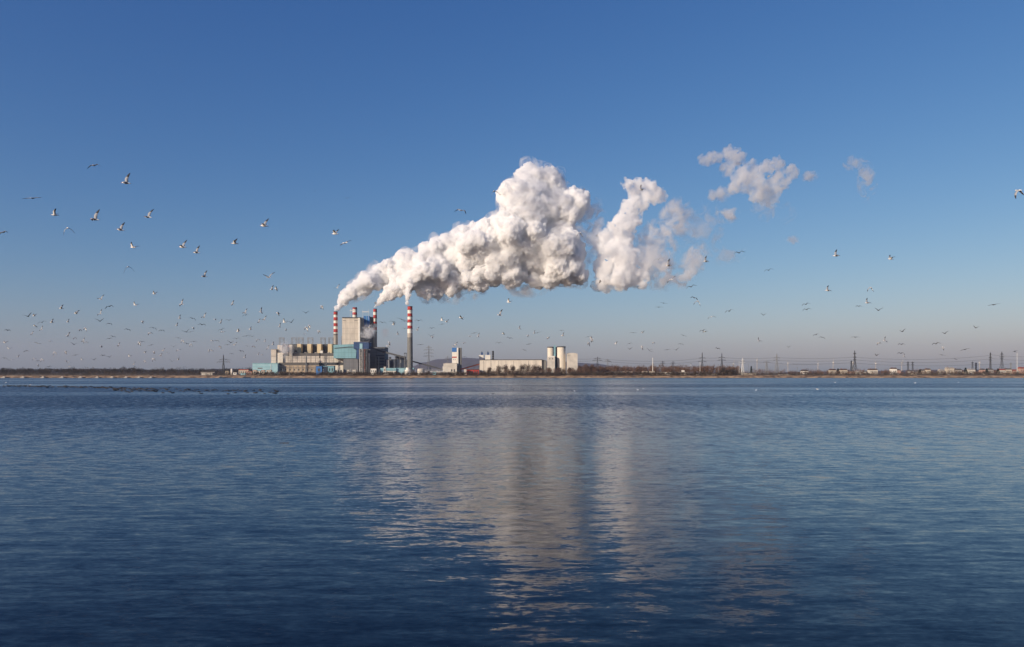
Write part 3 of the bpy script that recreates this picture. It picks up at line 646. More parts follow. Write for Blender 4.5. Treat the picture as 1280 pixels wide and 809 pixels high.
g = bd('black_stack', 'short black stack on the small dark blue building', 399.6, 1580, 'stack'); MB().lathe(X(399.6, 1580), 1581, [(1.2, Z(458, 1580)-.6), (1.2, Z(452.4, 1580)), (1.45, Z(452.2, 1580)), (1.45, Z(451.8, 1580))], 12).build('stack_pipe', M['black'], g); g.location.z = Z(458, 1580)
low('dark open gateway building between the blue building and the cyan panel', 402.9, 409.7, 457.8, 1574, 12, 'navy', 'cyan', 'gate_building', cat='building')
low('narrow cyan and blue building left of the white end wall', 410, 417.2, 457.2, 1574, 14, 'cyan', 'blue', 'cyan_building', win=2)
for i, (a, b, t, m_, lab) in enumerate([(316, 320.5, 462.5, 'stucco', 'leftmost small pale shed below the long cyan shed'), (321.5, 325, 463.6, 'white', 'second small white shed below the long cyan shed'),
  (326.5, 330.5, 462.6, 'stucco', 'third small pale shed below the long cyan shed'), (333, 339, 462.4, 'stuccow', 'wider white shed below the right half of the long cyan shed')]):
    low(lab, a, b, t, 1556, 7, m_, 'roof' if i % 2 else 'roofr', 'small_shed', win=2 if i > 2 else 1, cat='shed', group='small sheds below the cyan shed', wmat='black')
low('flat white boathouse left of the leftmost lattice pylon', 252, 265.5, 466.2, 1548, 10, 'stuccow', 'conc', 'boathouse', win=4, wt=467.6)
low('long grey shed roof behind the flat white boathouse', 251, 268, 465.2, 1580, 10, 'gstucco', 'conc', 'long_shed', cat='shed')
low('small tan house right of the leftmost lattice pylon', 281.5, 285.5, 463.4, 1560, 8, 'tan', 'roof', 'small_house', win=1, cat='house')
o = bd('white_tank', 'slim upright white tank right of the leftmost lattice pylon', 289.2, 1560, 'tank')
MB().lathe(X(289.2, 1560), 1562, [(1.9, ground(1560)-.3), (1.9, Z(462, 1560)), (1.2, Z(461.2, 1560)), (.3, Z(460.9, 1560))], 18).build('tank_shell', M['white'], o, True); MB().bar((X(290.7, 1560), 1561, ground(1560)), (X(290.7, 1560), 1561, Z(461.6, 1560)), .15).build('ladder', M['steel'], o)
low('white cabin at the foot of the slim white tank', 291.5, 295.5, 465.4, 1552, 6, 'white', 'conc', 'cabin', win=1)
o = low('two storey cream house with a red roof strip left of the long cyan shed', 298.3, 310.5, 461.8, 1564, 12, 'stucco', 'roofr', 'cream_house', cat='house', rt=1.0, win=5)
low('lower pink annex right of the cream house with the red roof strip', 307, 314.5, 464.2, 1556, 8, 'pink', 'roofr', 'annex', win=2)
low('pale cyan kiosk by the water before the cream house', 300.8, 306.5, 466.4, 1542, 6, 'cyanl', 'cyan', 'kiosk', win=1)
for a, b, lab in ((273, 284, 'dark moored barge left of the pale cyan kiosk'), (303, 313, 'dark moored barge below the pale cyan kiosk')):
    Y = 1494; o = thing('barge', lab, 'boat', X((a+b)/2, Y), Y, 0, 'dark barges moored at the far shore'); x0, x1 = X(a, Y), X(b, Y)
    MB().prism([(x0+1, -.4), (x1-1, -.4), (x1, 1.5), (x0, 1.3)], Y, Y+4).build('hull', M['navy'], o)
    MB().box(x0+2, x0+6, Y+.8, Y+3.2, 1.35, 3.0).build('cabin', M['dgrey'], o); MB().box(x0+7, x1-1.5, Y+.6, Y+3.4, 1.38, 1.9).build('hatch', M['roofb'], o)
low('white plant cabin between the stair towers and the cyan stores', 463.2, 470.2, 460.6, 1566, 9, 'white', 'conc', 'plant_cabin', win=3, cat='cabin')
low('small white switch cabin before the grey lower wall, left one', 433.6, 436.6, 462, 1566, 5, 'stuccow', 'conc', 'switch_cabin', win=1, cat='cabin')
low('small white switch cabin before the grey lower wall, right one', 440.6, 444.6, 462, 1566, 5, 'stuccow', 'conc', 'switch_cabin', win=2, cat='cabin')
low('long low cyan store under the coal shed', 475.6, 495, 460.2, 1578, 12, 'cyan', 'cyanl', 'cyan_store', cat='store', rt=.7)
low('low cyan store behind the stepped white tank', 495.3, 517.5, 460, 1582, 12, 'cyanl', 'cyan', 'cyan_store', cat='store', rt=.7)
low('long low white cabin before the cyan store', 479, 494.5, 463.6, 1562, 8, 'white', 'conc', 'white_cabin', cat='cabin', win=6)
low('little white hut poking up above the long low white cabin', 479.6, 482.2, 458.4, 1577, 5, 'stuccow', 'conc', 'hut', win=1)
def tank(label, px, hw, top, Y, mat, step=None):
    o = bd('storage_tank', label, px, Y, 'tank', 'white storage tanks'); r = hw*Y/F
    MB().lathe(X(px, Y), Y+r, [(r, ground(Y)-.3), (r, Z(top+(2.8 if step else 1), Y)), (r*(.62 if step else .9), Z(top+(2.8 if step else .4), Y)), (r*.62 if step else r*.3, Z(top, Y))], 28).build('tank_shell', M[mat], o)
    MB().lathe(X(px, Y), Y+r, [(r+.02, Z(464.6, Y)), (r+.25, Z(464.6, Y)), (r+.25, Z(464.3, Y)), (r+.02, Z(464.3, Y))], 28).build('ring', M['steel'], o)
    MB().bar((X(px, Y)+r*.7, Y+r*.2, ground(Y)), (X(px, Y)+r*.7, Y+r*.2, Z(top+3, Y)), .15).build('ladder', M['steel'], o)
tank('stepped white tank at the foot of the right chimney', 509.4, 4.0, 459.6, 1560, 'white', True)
tank('wide white tank with a low cone roof right of the right chimney', 525.8, 4.6, 460.6, 1562, 'stuccow')
tank('small grey tank behind the stepped white tank', 515.5, 2.4, 461.5, 1572, 'gstucco')
for i in range(3):
    a = 531.5+i*7.6; Y = 1566; g = bd('pipe_rack', ['left', 'middle', 'right'][i]+' section of white pipe rack under the dark conveyor', a+3.5, Y, 'pipe rack', 'pipe rack sections')
    for k in range(4): MB().bar((X(a+k*2.3, Y), Y, ground(Y)-.3), (X(a+k*2.3, Y), Y, Z(462.6, Y)), .3).build('post', M['steelw'], g)
    for zz in (462.8, 465): MB().box(X(a-.2, Y), X(a+7.2, Y), Y-.4, Y+.8, Z(zz, Y), Z(zz-.6, Y)).build('pipe', M['steelw' if zz > 464 else 'steel'], g)
low('cyan cabin under the pipe rack beside the wide white tank', 540.4, 544.8, 464.6, 1556, 5, 'cyanl', 'conc', 'cyan_cabin', cat='cabin', win=1)
low('low grey cabin under the right end of the pipe rack', 546.5, 552, 465.2, 1558, 5, 'gstucco', 'conc', 'grey_cabin', cat='cabin', win=1)
# transformers
for i, px in enumerate([343, 349.5, 355, 361, 366.5, 372, 378, 384, 389.5]):
    Y = 1562; o = thing('transformer', 'pale transformer in the row before the turbine hall, '+['first', 'second', 'third', 'fourth', 'fifth', 'sixth', 'seventh', 'eighth', 'ninth'][i]+' from the left', 'transformer', X(px, Y), Y, None, 'transformers before the turbine hall')
    g = ground(Y); x = X(px, Y); q = .8+.25*math.sin(i*2.3)
    MB().box(x-2.2*q, x+1.6*q, Y, Y+3.5, g-.2, g+4.2*q).build('tank', M[['white', 'stucco', 'gstucco'][i % 3]], o)
    MB().box(x+1.8*q, x+2.9*q, Y+.4, Y+3, g, g+3.4*q).build('radiator', M['steel'], o)
    for s in (-1.4, -.2, 1): MB().bar((x+s*q, Y+1.6, g+4.15*q), (x+s*q*1.2, Y+1.6, g+6.6*q), .26, 6, .12).build('bushing', M['rust'], o)
# cement works
Y = 1590; o = bd('cement_works', 'white cement works block with a slim tower, blue top and red band', 562, Y)
bx(MB(), 554.2, 571, 454.4, None, Y-12, 30).build('wall', M['stuccow'], o); bx(MB(), 553.4, 554.1, 458, None, Y-10, 14).build('side_annex', M['white'], o)
bx(MB(), 556, 570.6, 453.9, 454.4, Y-11, 28).build('roof', M['conc'], o)
bx(MB(), 565, 570.8, 440, None, Y+19, 9).build('tower_wall', M['white'], o); bx(MB(), 565.0, 570.8, 434.8, 440, Y+18.6, 9.6).build('blue_top', M['blueb'], o)
band(o, 564.9, 570.9, 445.9, 447.3, Y+19, 'red', 'red_band'); wins(o, 565.6, 570.2, 449, 450, Y+19, 2, .3, 'steel')
bx(MB(), 571, 572.9, 434.8, None, Y+17, 12).build('white_pilaster', M['white'], o); bx(MB(), 573, 576.8, 434.8, None, Y+20, 12).build('shaft', M['concd'], o)  # dark concrete box paints in the tower's shaded right face
wins(o, 563, 569.6, 461.6, 464.6, Y-12, 2, .5, 'dgrey', 'gate'); bx(MB(), 571.1, 574.6, 457, None, Y-4, 16).build('grey_annex', M['concd'], o)
low('dark red shed between the cement works and the long hall', 582.2, 598.6, 461.6, 1584, 12, 'red', 'roofb', 'red_shed', cat='shed', rt=.8, win=5)
low('low pale wall shed before the dark red shed', 580, 583, 461.5, 1574, 5, 'stuccow', 'conc', 'pale_shed', cat='shed')
Y = 1600; o = bd('long_hall', 'long pale windowless hall with a thin dark roof edge behind bare trees', 640, Y, 'hall')
pz(MB(), [(599.6, 468.5), (599.6, 451.2), (600.5, 450.3), (677.2, 450.2), (677.2, 468.5)], Y, 40).build('wall', M['cream2'], o)
pz(MB(), [(599.5, 450.3), (601, 449.5), (677.6, 449.3), (677.6, 450.1)], Y-.5, 41).build('roof', M['roof'], o)
pz(MB(), [(677.4, 468.5), (677.4, 449.5), (683, 450.5), (683, 468.5)], Y+4, 34).build('shaded_end', M['concd'], o)  # dark concrete puts the shade of the right end wall into colour
band(o, 600, 677, 463.8, 464.4, Y, 'conc', 'plinth_band')
for i in range(8): bx(MB(), 604+i*9.4, 604.4+i*9.4, 451, None, Y-.25, .3).build('pilaster', M['conc'], o)
for a, b, t, lab in ((598.8, 604.4, 443.9, 'left white cubic silo behind the left end of the long hall'), (606.4, 613, 443.8, 'right white cubic silo behind the left end of the long hall')):
    o = bd('cubic_silo', lab, (a+b)/2, 1650, 'silo', 'white cubic silos'); bx(MB(), a, b, t, None, 1650, 14).build('wall', M['white'], o)
    bx(MB(), a+2.4, a+4.8, t-3.3, t, 1654, 4).build('vent_housing', M['blue'], o); bx(MB(), a+3.1, a+3.9, t-4.6, t-3.3, 1655, 1.5).build('vent_pipe', M['dgrey'], o)
o = bd('black_column', 'black cylindrical column behind the left part of the long hall', 616.2, 1650, 'column'); r = 1.9
MB().lathe(X(616.2, 1650), 1652, [(r, ground(1650)), (r, Z(439.6, 1650)), (r*.7, Z(438.6, 1650))], 16).build('shell', M['black'], o)
for zz in (441.5, 444.5, 447.5): MB().lathe(X(616.2, 1650), 1652, [(r+.02, Z(zz, 1650)), (r+.5, Z(zz, 1650)), (r+.5, Z(zz-.4, 1650)), (r+.02, Z(zz-.4, 1650))], 16).build('platform', M['steel'], o)
# silos
def silo(label, px, hw, top, Y, mat):
    o = bd('round_silo', label, px, Y, 'silo', 'round cream silos'); r = hw*Y/F; c = X(px, Y)
    MB().lathe(c, Y+r, [(r, ground(Y)-.4), (r, Z(top+1.4, Y))], 36).build('shell', M[mat], o)
    MB().lathe(c, Y+r, [(r+.02, Z(top+1.4, Y)), (r+.6, Z(top+1.3, Y)), (r+.6, Z(top+.5, Y)), (r*.9, Z(top+.2, Y))], 36).build('roof', M['dgrey'], o)
    mb = MB()
    for k in range(20):
        a = 2*math.pi*k/20; b = 2*math.pi*(k+1)/20; P = Vector((c+math.cos(a)*(r+.4), Y+r+math.sin(a)*(r+.4), Z(top+.5, Y))); Q = Vector((c+math.cos(b)*(r+.4), Y+r+math.sin(b)*(r+.4), Z(top+.5, Y))); u = Vector((0, 0, 1.3))
        mb.bar(P, P+u, .1); mb.bar(P+u, Q+u, .1)
    mb.build('railing', M['steel'], o)
silo('big cream round silo with a dark railed roof rim', 702, 5.3, 432.8, 1600, 'cream2')
silo('narrower cream round silo behind the white block', 688.8, 4.3, 433.4, 1625, 'cream2')
Y = 1592; o = bd('silo_block', 'white block with two small windows at the foot of the narrower round silo', 689, Y)
bx(MB(), 684.4, 693.6, 446.4, None, Y, 20).build('wall', M['stuccow'], o); bx(MB(), 686, 693.4, 445, 446.4, Y+1, 18).build('top_step', M['white'], o)
wins(o, 685.5, 692.5, 448, 449.2, Y, 2, .3)
Y = 1606; o = bd('lift_shaft', 'slim cyan lift shaft between the two round silos', 693.5, Y, 'shaft')
bx(MB(), 692.5, 694.5, 431.8, None, Y, 5).build('cyan_wall', M['cyan'], o); bx(MB(), 694.6, 697, 434, None, Y+2, 8).build('dark_wall', M['navy'], o)
Y = 1590; o = bd('pale_silo_block', 'pale rectangular silo block with a slightly arched top, right of the round silos', 715.5, Y)
pz(MB(), [(709.2, 470), (709.2, 442.2), (712, 441.4), (718, 441.2), (722, 442.3), (722, 470)], Y, 24).build('wall', M['stuccow'], o); band(o, 709.6, 713, 444.6, 445, Y, 'concd', 'vent_strip')
band(o, 709.3, 721.9, 464.2, 464.8, Y, 'conc', 'plinth_band'); pz(MB(), [(709, 442.2), (712, 441.2), (712, 440.9), (709, 441.8)], Y-.3, 24).build('roof_edge', M['conc'], o)

# right of the silos
RB = [(740, 754, 464.0, 'gstucco', 'conc', 'long low grey shed at the left end of the brown woodland'), (757.5, 777, 464.3, 'gstucco', 'roof', 'longest low grey shed before the brown woodland'),
 (779, 790.5, 464.6, 'pink', 'conc', 'low pinkish shed before the brown woodland')]
for a, b, t, m_, rf, lab in RB: low(lab, a, b, t, 1580, 9, m_, rf, 'low_shed', cat='shed', win=4, wt=465.6)
o = low('pale cabin with a raised roof at the foot of the tall white pole', 804, 818.2, 464.2, 1560, 10, 'stucco', 'stucco', 'pale_cabin', cat='cabin', win=4); bx(MB(), 802, 806, 466.3, None, 1556, 6).build('annex', M['stuccow'], o)
low('long white barrack with a row of dark windows', 821.2, 840.4, 464.8, 1560, 8, 'stuccow', 'roofb', 'barrack', win=7)
o = low('long pale barrack with a white rooftop hut', 841.4, 860, 465.2, 1562, 8, 'stucco', 'conc', 'barrack', win=6); bx(MB(), 852.3, 855.6, 463, 465.2, 1563, 4).build('rooftop_hut', M['white'], o)
low('long low pale quay wall right of the barracks', 861, 898, 467.2, 1548, 3, 'stuccow', 'conc', 'quay_wall', cat='wall', rt=.3)
low('long low pale quay wall behind the left end of the beach', 927, 945, 466.4, 1556, 3, 'stucco', 'conc', 'quay_wall', cat='wall', rt=.3)
low('low pale quay wall behind the middle of the beach', 973, 988, 468.0, 1548, 3, 'stuccow', 'conc', 'quay_wall', cat='wall', rt=.3)
def house(label, p0, p1, t, mat, roof, Y=1620, D=10, gable=False, nwin=3, chim=True, door=True):
    o = bd('house', label, (p0+p1)/2, Y, 'house', 'houses on the right hand shore'); x0, x1 = X(p0, Y), X(p1, Y); zt = Z(t, Y); g = ground(Y); rh = min(2.6, (zt-g)*.35); ze = zt-rh
    MB().box(x0, x1, Y, Y+D, g-.5, ze).build('wall', M[mat], o)
    if gable: mb = MB().prism([(x0-.4, ze), (x1+.4, ze), ((x0+x1)/2, zt)], Y-.4, Y+D+.4)
    else: mb = MB().add([(x0-.5, Y-.5, ze), (x1+.5, Y-.5, ze), (x1+.5, Y+D+.5, ze), (x0-.5, Y+D+.5, ze), (x0+.2, Y+D/2, zt), (x1-.2, Y+D/2, zt)], [(0, 3, 2, 1), (0, 1, 5, 4), (2, 3, 4, 5), (0, 4, 3), (1, 2, 5)])
    rf = mb.build('roof', M[roof], o)
    if chim: MB().box(x0+(x1-x0)*.3-.4, x0+(x1-x0)*.3+.4, Y+D*.6, Y+D*.6+.8, ze+.3, zt+.9).build('chimney', M['rust'], rf)
    w_ = (x1-x0)/(nwin+1); zw = g+(ze-g)*.5
    for k in range(nwin):
        xx = x0+w_*(k+1); f = MB().box(xx-.75, xx+.75, Y-.1, Y+.1, zw, zw+1.5).build('window', M['glass'], o); MB().box(xx-.9, xx+.9, Y-.22, Y+.05, zw-.2, zw-.03).build('sill', M['stuccow'], f)
    if door: MB().box(x1-1.9, x1-.8, Y-.08, Y+.1, g, g+2.1).build('door', M['roofb'], o)
for a in [(1002.6, 1010.4, 462.2, 'white', 'twigd', 'isolated white house with a dark roof right of the beach start'), (1037.8, 1045.4, 461.2, 'stucco', 'roofb', 'cream house with brown roof under the white turbine'),
 (1051, 1059.4, 461, 'stucco', 'roofb', 'cream house with brown roof left of the dark lattice pylon'), (1060.4, 1068, 463, 'pink', 'roof', 'low pinkish house at the foot of the dark lattice pylon'),
 (1069.5, 1078.4, 463.4, 'stuccow', 'conc', 'low wide white house right of the dark lattice pylon'), (1080, 1083, 463.2, 'white', 'roof', 'tiny white house right of the dark lattice pylon'),
 (1086.8, 1097.2, 460.9, 'stuccow', 'roofb', 'wide white house with a dark roof under the twin white turbines'), (1114.8, 1121.4, 459.6, 'white', 'roofb', 'tall bright white house with a nearly black roof'),
 (1121.8, 1125.8, 461.4, 'pink', 'roof', 'small pinkish house touching the tall bright white house'), (1137.6, 1142.6, 462.6, 'gstucco', 'roof', 'small grey house between the two tiny pylons'),
 (1143.6, 1148.4, 463, 'gstucco', 'roof', 'small grey house right of the two tiny pylons'), (1152, 1156, 461.8, 'stucco', 'roof', 'small cream house right of the dark conifer'),
 (1158, 1163.6, 460.6, 'stucco', 'roofb', 'cream house standing a little higher with a brown roof'), (1175, 1180.2, 461.6, 'gstucco', 'conc', 'grey cottage between two cream houses'),
 (1184, 1193, 458.9, 'stucco', 'conc', 'largest cream house with a pale roof'), (1194.4, 1202.6, 460.8, 'gstucco', 'roof', 'wide grey house right of the largest cream house'),
 (1204.2, 1209.8, 463, 'stucco', 'roof', 'low cream house below the leftmost conifer'), (1211, 1219.2, 460.9, 'stuccow', 'conc', 'white house with a wide front right of the conifer'),
 (1227, 1232, 460.8, 'pink', 'roof', 'narrow pink house left of a dark conifer'), (1236, 1242, 460.6, 'gstucco', 'roof', 'tall grey house under the narrow dark pylon'),
 (1249.6, 1257, 461.2, 'stuccow', 'roofr', 'white house with a bright red roof right of the conifer'), (1257.6, 1265, 460.4, 'stucco', 'roof', 'cream house between two red roofed houses'),
 (1266, 1270.6, 461.8, 'pink', 'roofr', 'small pink house with a red roof'), (1270.9, 1274, 462.6, 'white', 'conc', 'tiny white house at the foot of the rightmost pylon'),
 (1275, 1284, 459, 'pink', 'roofr', 'rightmost house with a large red roof')]:
    house(a[5], a[0], a[1], a[2], a[3], a[4], nwin=1 if a[1]-a[0] < 4.5 else 2 if a[1]-a[0] < 7 else 4)
for i, (a, b, t) in enumerate([(1118, 1123, 466), (1140, 1146, 466.2), (1168, 1174, 465.8), (1186, 1190, 466.4), (1228, 1234, 466), (1256, 1262, 466.2)]):
    low(['small shed below the tall bright white house', 'small shed below the small grey houses', 'small shed left of the grey cottage', 'small shed below the largest cream house', 'small shed below the narrow pink house', 'small shed below the cream house between red roofs'][i], a, b, t, 1570, 5, ['gstucco', 'stucco', 'tan'][i % 3], ['roof', 'roofb'][i % 2], 'garden_shed', cat='shed', win=1, group='sheds below the right hand houses')
# outfall blocks along the far left shore
for i, px in enumerate([4, 28, 53, 77, 100, 121, 139.5, 157, 173, 188]):
    Y = 1492; o = thing('outfall_block', 'pale outfall block with dark opening on the far left shore, '+['first', 'second', 'third', 'fourth', 'fifth', 'sixth', 'seventh', 'eighth', 'ninth', 'tenth'][i]+' from the left', 'outfall', X(px, Y), Y, 0, 'outfall blocks on the far left shore')
    x = X(px, Y); s = 1-.02*i
    MB().box(x-4*s, x+3.2*s, Y, Y+9, -.8, 1.7).build('slab', M['conc'], o); MB().box(x+3.3*s, x+6.4*s, Y-.5, Y+9, -.8, 1.3).build('opening', M['black'], o)  # black block paints both the opening and the shadow right of the slab
    MB().box(x-2.4*s, x+1.2*s, Y+2, Y+5, 1.7, 2.7).build('hut', M['stuccow'], o)

# pylons, turbines, cables
def pylon(label, px, top, Y, arms, wb, r=.28, mat='steel', legs=0, group='lattice pylons', wt=.5, name='lattice_pylon'):
    r *= 1.12
    """arms: (py, half width in px)"""
    o = bd(name, label, px, Y, 'pylon', group); x = X(px, Y); g = ground(Y)-.3; zt = Z(top, Y); s = Y/F; wbm = wb*s
    zk = Z(arms[-1][0]+.8, Y) if arms else zt-2
    mb = MB(); lattice(mb, x-wbm, x+wbm, Y-wbm, Y+wbm, g, zk, 7, r, (wt*s)/wbm); lattice(mb, x-wt*s, x+wt*s, Y-wt*s, Y+wt*s, zk, zt-2, 5, r*.8, .5); mb.bar((x, Y, zt-2.2), (x, Y, zt), r); mb.build('lattice_mast', M[mat], o)
    for py, hw in arms:
        z = Z(py, Y); mb = MB(); h = hw*s
        for q in (-.5, .5): mb.bar((x-h, Y, z), (x, Y+q*s, z), r*.8); mb.bar((x+h, Y, z), (x, Y+q*s, z), r*.8)
        mb.bar((x-h, Y, z), (x, Y, z+1.9), r*.8); mb.bar((x+h, Y, z), (x, Y, z+1.9), r*.8)
        am = mb.build('crossarm', M[mat], o)
        for q in (-1, -.55, .55, 1): MB().bar((x+q*h, Y, z-.1), (x+q*h, Y, z-2.0), r*.7, 4).build('insulator', M['dgrey'], am)
PY = [('faint thin pylon standing before the middle of the turbine hall', 383, 442.6, 1590, [(445, 2.4), (447.4, 3)], 1.1, .26, 'steel'), ('faint thin pylon standing before the right part of the turbine hall', 407.5, 443.4, 1590, [(446, 2.4), (448.6, 3)], 1.1, .26, 'steel'),
 ('lattice pylon with two crossarms left of the power plant', 279.3, 443, 1570, [(449.6, 5), (452.6, 8)], 2.0, .3, 'dgrey'),
 ('big lattice pylon with three crossarms between the right chimney and the cement works', 536, 431.6, 1720, [(434.5, 3.4), (437.4, 6), (441.5, 5.5), (445.3, 6.2)], 2.4, .34, 'steel'),
 ('faint lattice pylon left of the cement works', 559.5, 444.5, 2300, [(447, 3), (449.5, 4)], 1.4, .25, 'steel'),
 ('dark lattice pylon above the left end of the brown woodland', 746.8, 445.6, 1720, [(448.2, 4), (450.6, 6)], 1.5, .3, 'dgrey'),
 ('small pylon just right of the leftmost woodland pylon', 759.4, 448.5, 2300, [(450.3, 3), (452, 4)], 1.2, .3, 'steel'),
 ('short dark pylon in the middle of the brown woodland', 828.5, 451, 2300, [(452.6, 2.5), (454.5, 3)], 1.2, .3, 'dgrey'),
 ('short dark pylon right of the middle of the brown woodland', 841.2, 451.4, 2300, [(453, 2.5), (455, 3)], 1.2, .3, 'dgrey'),
 ('tall dark pylon above the right half of the brown woodland', 877.8, 440.2, 1720, [(447.6, 4), (452, 5)], 2.4, .34, 'dgrey'),
 ('dark pylon at the right end of the brown woodland', 902.3, 441.2, 1720, [(447.1, 4), (450.3, 5)], 2.2, .32, 'dgrey'),
 ('pale sunlit lattice pylon rising behind the start of the beach', 928.3, 447.4, 1600, [(450.6, 2), (453.6, 3)], 1.7, .34, 'steelw'),
 ('short broad pylon with one dark crossarm, left of the twin armed pylon', 958.2, 451.2, 1660, [(452.6, 3.6)], 1.6, .28, 'steel'),
 ('dark twin armed pylon behind the middle of the beach', 971, 441.6, 1650, [(447.1, 3.4), (450.5, 3.6)], 2.8, .3, 'steel'),
 ('tall dark lattice pylon tapering above the low pinkish house', 1068.4, 437.8, 1640, [(441.8, 1.6), (446.5, 1.9), (449.5, 1.6)], 3.0, .36, 'dgrey'),
 ('thin dark pylon just left of the tall tapering pylon', 1064.2, 450.4, 2000, [(452, 1.2), (454.5, 1.4)], 1.2, .34, 'dgrey'),
 ('left one of the two tiny pylons in the far haze', 1135, 451.5, 2600, [(453, 1.6), (455.5, 1.8)], .9, .4, 'dgrey'),
 ('right one of the two tiny pylons in the far haze', 1140.8, 451.8, 2600, [(453.2, 1.6), (455.6, 1.8)], .9, .4, 'dgrey'),
 ('small faint pylon above the conifer near the wide white house', 1215.6, 451.6, 2600, [(453.4, 1.6)], .9, .36, 'dgrey'),
 ('small dark pylon above the wide white house', 1220, 452.8, 2300, [(454.4, 1.4), (456.5, 1.4)], .9, .42, 'dgrey'),
 ('narrow dark topped pylon above the tall grey house', 1238, 440, 1640, [(442.4, .9), (446.6, 1.8), (450, 1.8)], 1.2, .3, 'dgrey'),
 ('wide dark lattice pylon above the red roofed white house', 1252.3, 439.2, 1660, [(442.6, 1.8), (446, 2.6), (448, 1.8)], 2.4, .28, 'dgrey'),
 ('tiny pylon between the wide lattice pylon and the right edge', 1263.4, 453, 2600, [(454.6, 1.4)], .8, .4, 'steel')]
for p in PY: pylon(p[0], p[1], p[2], p[3], p[4], p[5], p[6], p[7])
def pole(name, label, px, top, Y, r, mat, cat='pole', head=False):
    o = bd(name, label, px, Y, cat); x = X(px, Y); MB().bar((x, Y, ground(Y)-.3), (x, Y, Z(top, Y)), r, 8, r*.6).build('shaft', M[mat], o)
    if head:
        MB().bar((x, Y, Z(top, Y)), (x-4, Y, Z(top-1.2, Y)), r*.5).build('arm', M['dgrey'], o); MB().box(x-6, x-3.8, Y-.6, Y+.6, Z(top-1.0, Y), Z(top-1.6, Y)).build('lamp_head', M['dgrey'], o)
    else: MB().lathe(x, Y, [(r*1.5, Z(top+1, Y)), (r*1.5, Z(top+.5, Y))], 8).build('collar', M[mat], o)
pole('white_mast', 'tall white mast rising behind the pale cabin', 816, 447.4, 1575, .75, 'white', 'mast')
pole('street_lamp', 'tall pale street lamp with a dark curved head near the right edge', 1271.4, 441, 1590, .55, 'steelw', 'lamp', True)
for i, (px, t) in enumerate([(826, 459), (875, 453), (898, 455.5), (904.5, 457), (924, 452), (935.4, 455), (943.5, 455), (996.5, 459), (1187, 460)]):
    pole('utility_pole', 'thin utility pole '+['among the brown woodland behind the white barrack', 'just left of the tall dark woodland pylon', 'left one of a pair near the right end of the woodland', 'right one of a pair near the right end of the woodland', 'just left of the pale sunlit pylon', 'just right of the pale sunlit pylon', 'right of the narrow dark conifer', 'between the twin armed pylon and the isolated white house', 'above the largest cream house'][i], px, t, 1600, .42, 'steelw' if i in (1, 4) else 'steel', 'utility pole')
def turbine(label, px, hub, Y, bl, ang, yaw, base=463):
    o = bd('wind_turbine', label, px, Y, 'wind turbine', 'white wind turbines'); x = X(px, Y); zh = Z(hub, Y); s = Y/F
    MB().bar((x, Y, 9), (x, Y, zh), 1.9, 12, 1.2).build('tower', M['stucco'], o); MB().box(x-2, x+2, Y-4, Y+7, zh-2, zh+2.2).build('nacelle', M['white'], o)
    for k in range(3):
        a = R(ang+120*k); d = Vector((math.sin(a)*math.cos(R(yaw)), math.sin(a)*math.sin(R(yaw)), math.cos(a))); MB().bar(Vector((x, Y-5, zh)), Vector((x, Y-5, zh))+d*bl*s, 1.3, 4, .4).build('blade', M['stucco'], o)
    MB().lathe(x, Y-5, [(.5, zh-1.8), (1.8, zh-1), (1.8, zh+1), (.5, zh+1.8)], 10).build('hub', M['white'], o)
for a in [('white wind turbine left of the pale sunlit pylon', 916.8, 455, 5000, 4.8, 10, 0), ('white wind turbine between the pale pylon and the broad pylon', 946.3, 450.5, 5200, 4.2, 25, 70),
 ('white wind turbine right of the twin armed pylon', 985, 454, 5200, 4.6, 85, 20), ('faint white wind turbine with upright blade left of the cream houses', 1022.4, 455, 5400, 5.2, 0, 75),
 ('bright white wind turbine above the first cream house with brown roof', 1041.4, 453, 4800, 5.2, -10, 80), ('white wind turbine just left of the tall tapering pylon', 1066.3, 453, 5400, 4, 100, 40),
 ('white wind turbine above the wide white house with dark roof', 1094.8, 454.4, 5000, 4.6, -35, 10), ('white wind turbine above the small pinkish house', 1127.2, 453.4, 4900, 4.8, 20, 30), ('faint white wind turbine left of the narrow pink house', 1224.4, 453.5, 5600, 3.8, 0, 70)]: turbine(*a)
def cable(label, pts, Y, r=.17, sag=1.6):
    mb = MB(); n_ = 10
    for (a, ya), (b, yb) in zip(pts, pts[1:]):
        pr = None
        for k in range(n_+1):
            u = k/n_; p = W(a+(b-a)*u, ya+(yb-ya)*u+sag*4*u*(1-u)*min(1, (b-a)/90), Y)
            if pr is not None: mb.bar(pr, p, r, 3)
            pr = p
    o = mb.build('power_cable', M['dgrey']); tag(o, label, 'cable', 'power cables above the right hand shore')
for i, dy in enumerate((0, 3.4)):
    w_ = ['upper', 'lower'][i]
    cable(w_+' power cable from the woodland pylons to the twin armed pylon', [(720, 449+dy*.8), (746.8, 448.2+dy*.7), (828, 451.5+dy), (877.8, 447.6+dy), (902.3, 447.1+dy), (971, 447.1+dy)], 1700, .2)
    cable(w_+' power cable from the twin armed pylon to the tall tapering pylon', [(971, 447.1+dy), (1068.4, 446.5+dy)], 1645, .2)
    cable(w_+' power cable from the tall tapering pylon to the narrow dark topped pylon', [(1068.4, 446.6+dy), (1238, 444.4+dy*1.3)], 1640, .2, 4)
    cable(w_+' power cable from the narrow dark topped pylon past the right edge', [(1238, 443.6+dy*1.3), (1300, 446+dy*1.3)], 1640, .2)
cable('lowest power cable strung low above all the right hand houses', [(990, 455), (1064, 453.6), (1135, 457), (1215, 456), (1300, 453)], 2000, .24, 1)
cable('power cable sagging below the broad pylon crossarm', [(902.3, 452.5), (958.2, 453), (1022, 456)], 1660, .2)
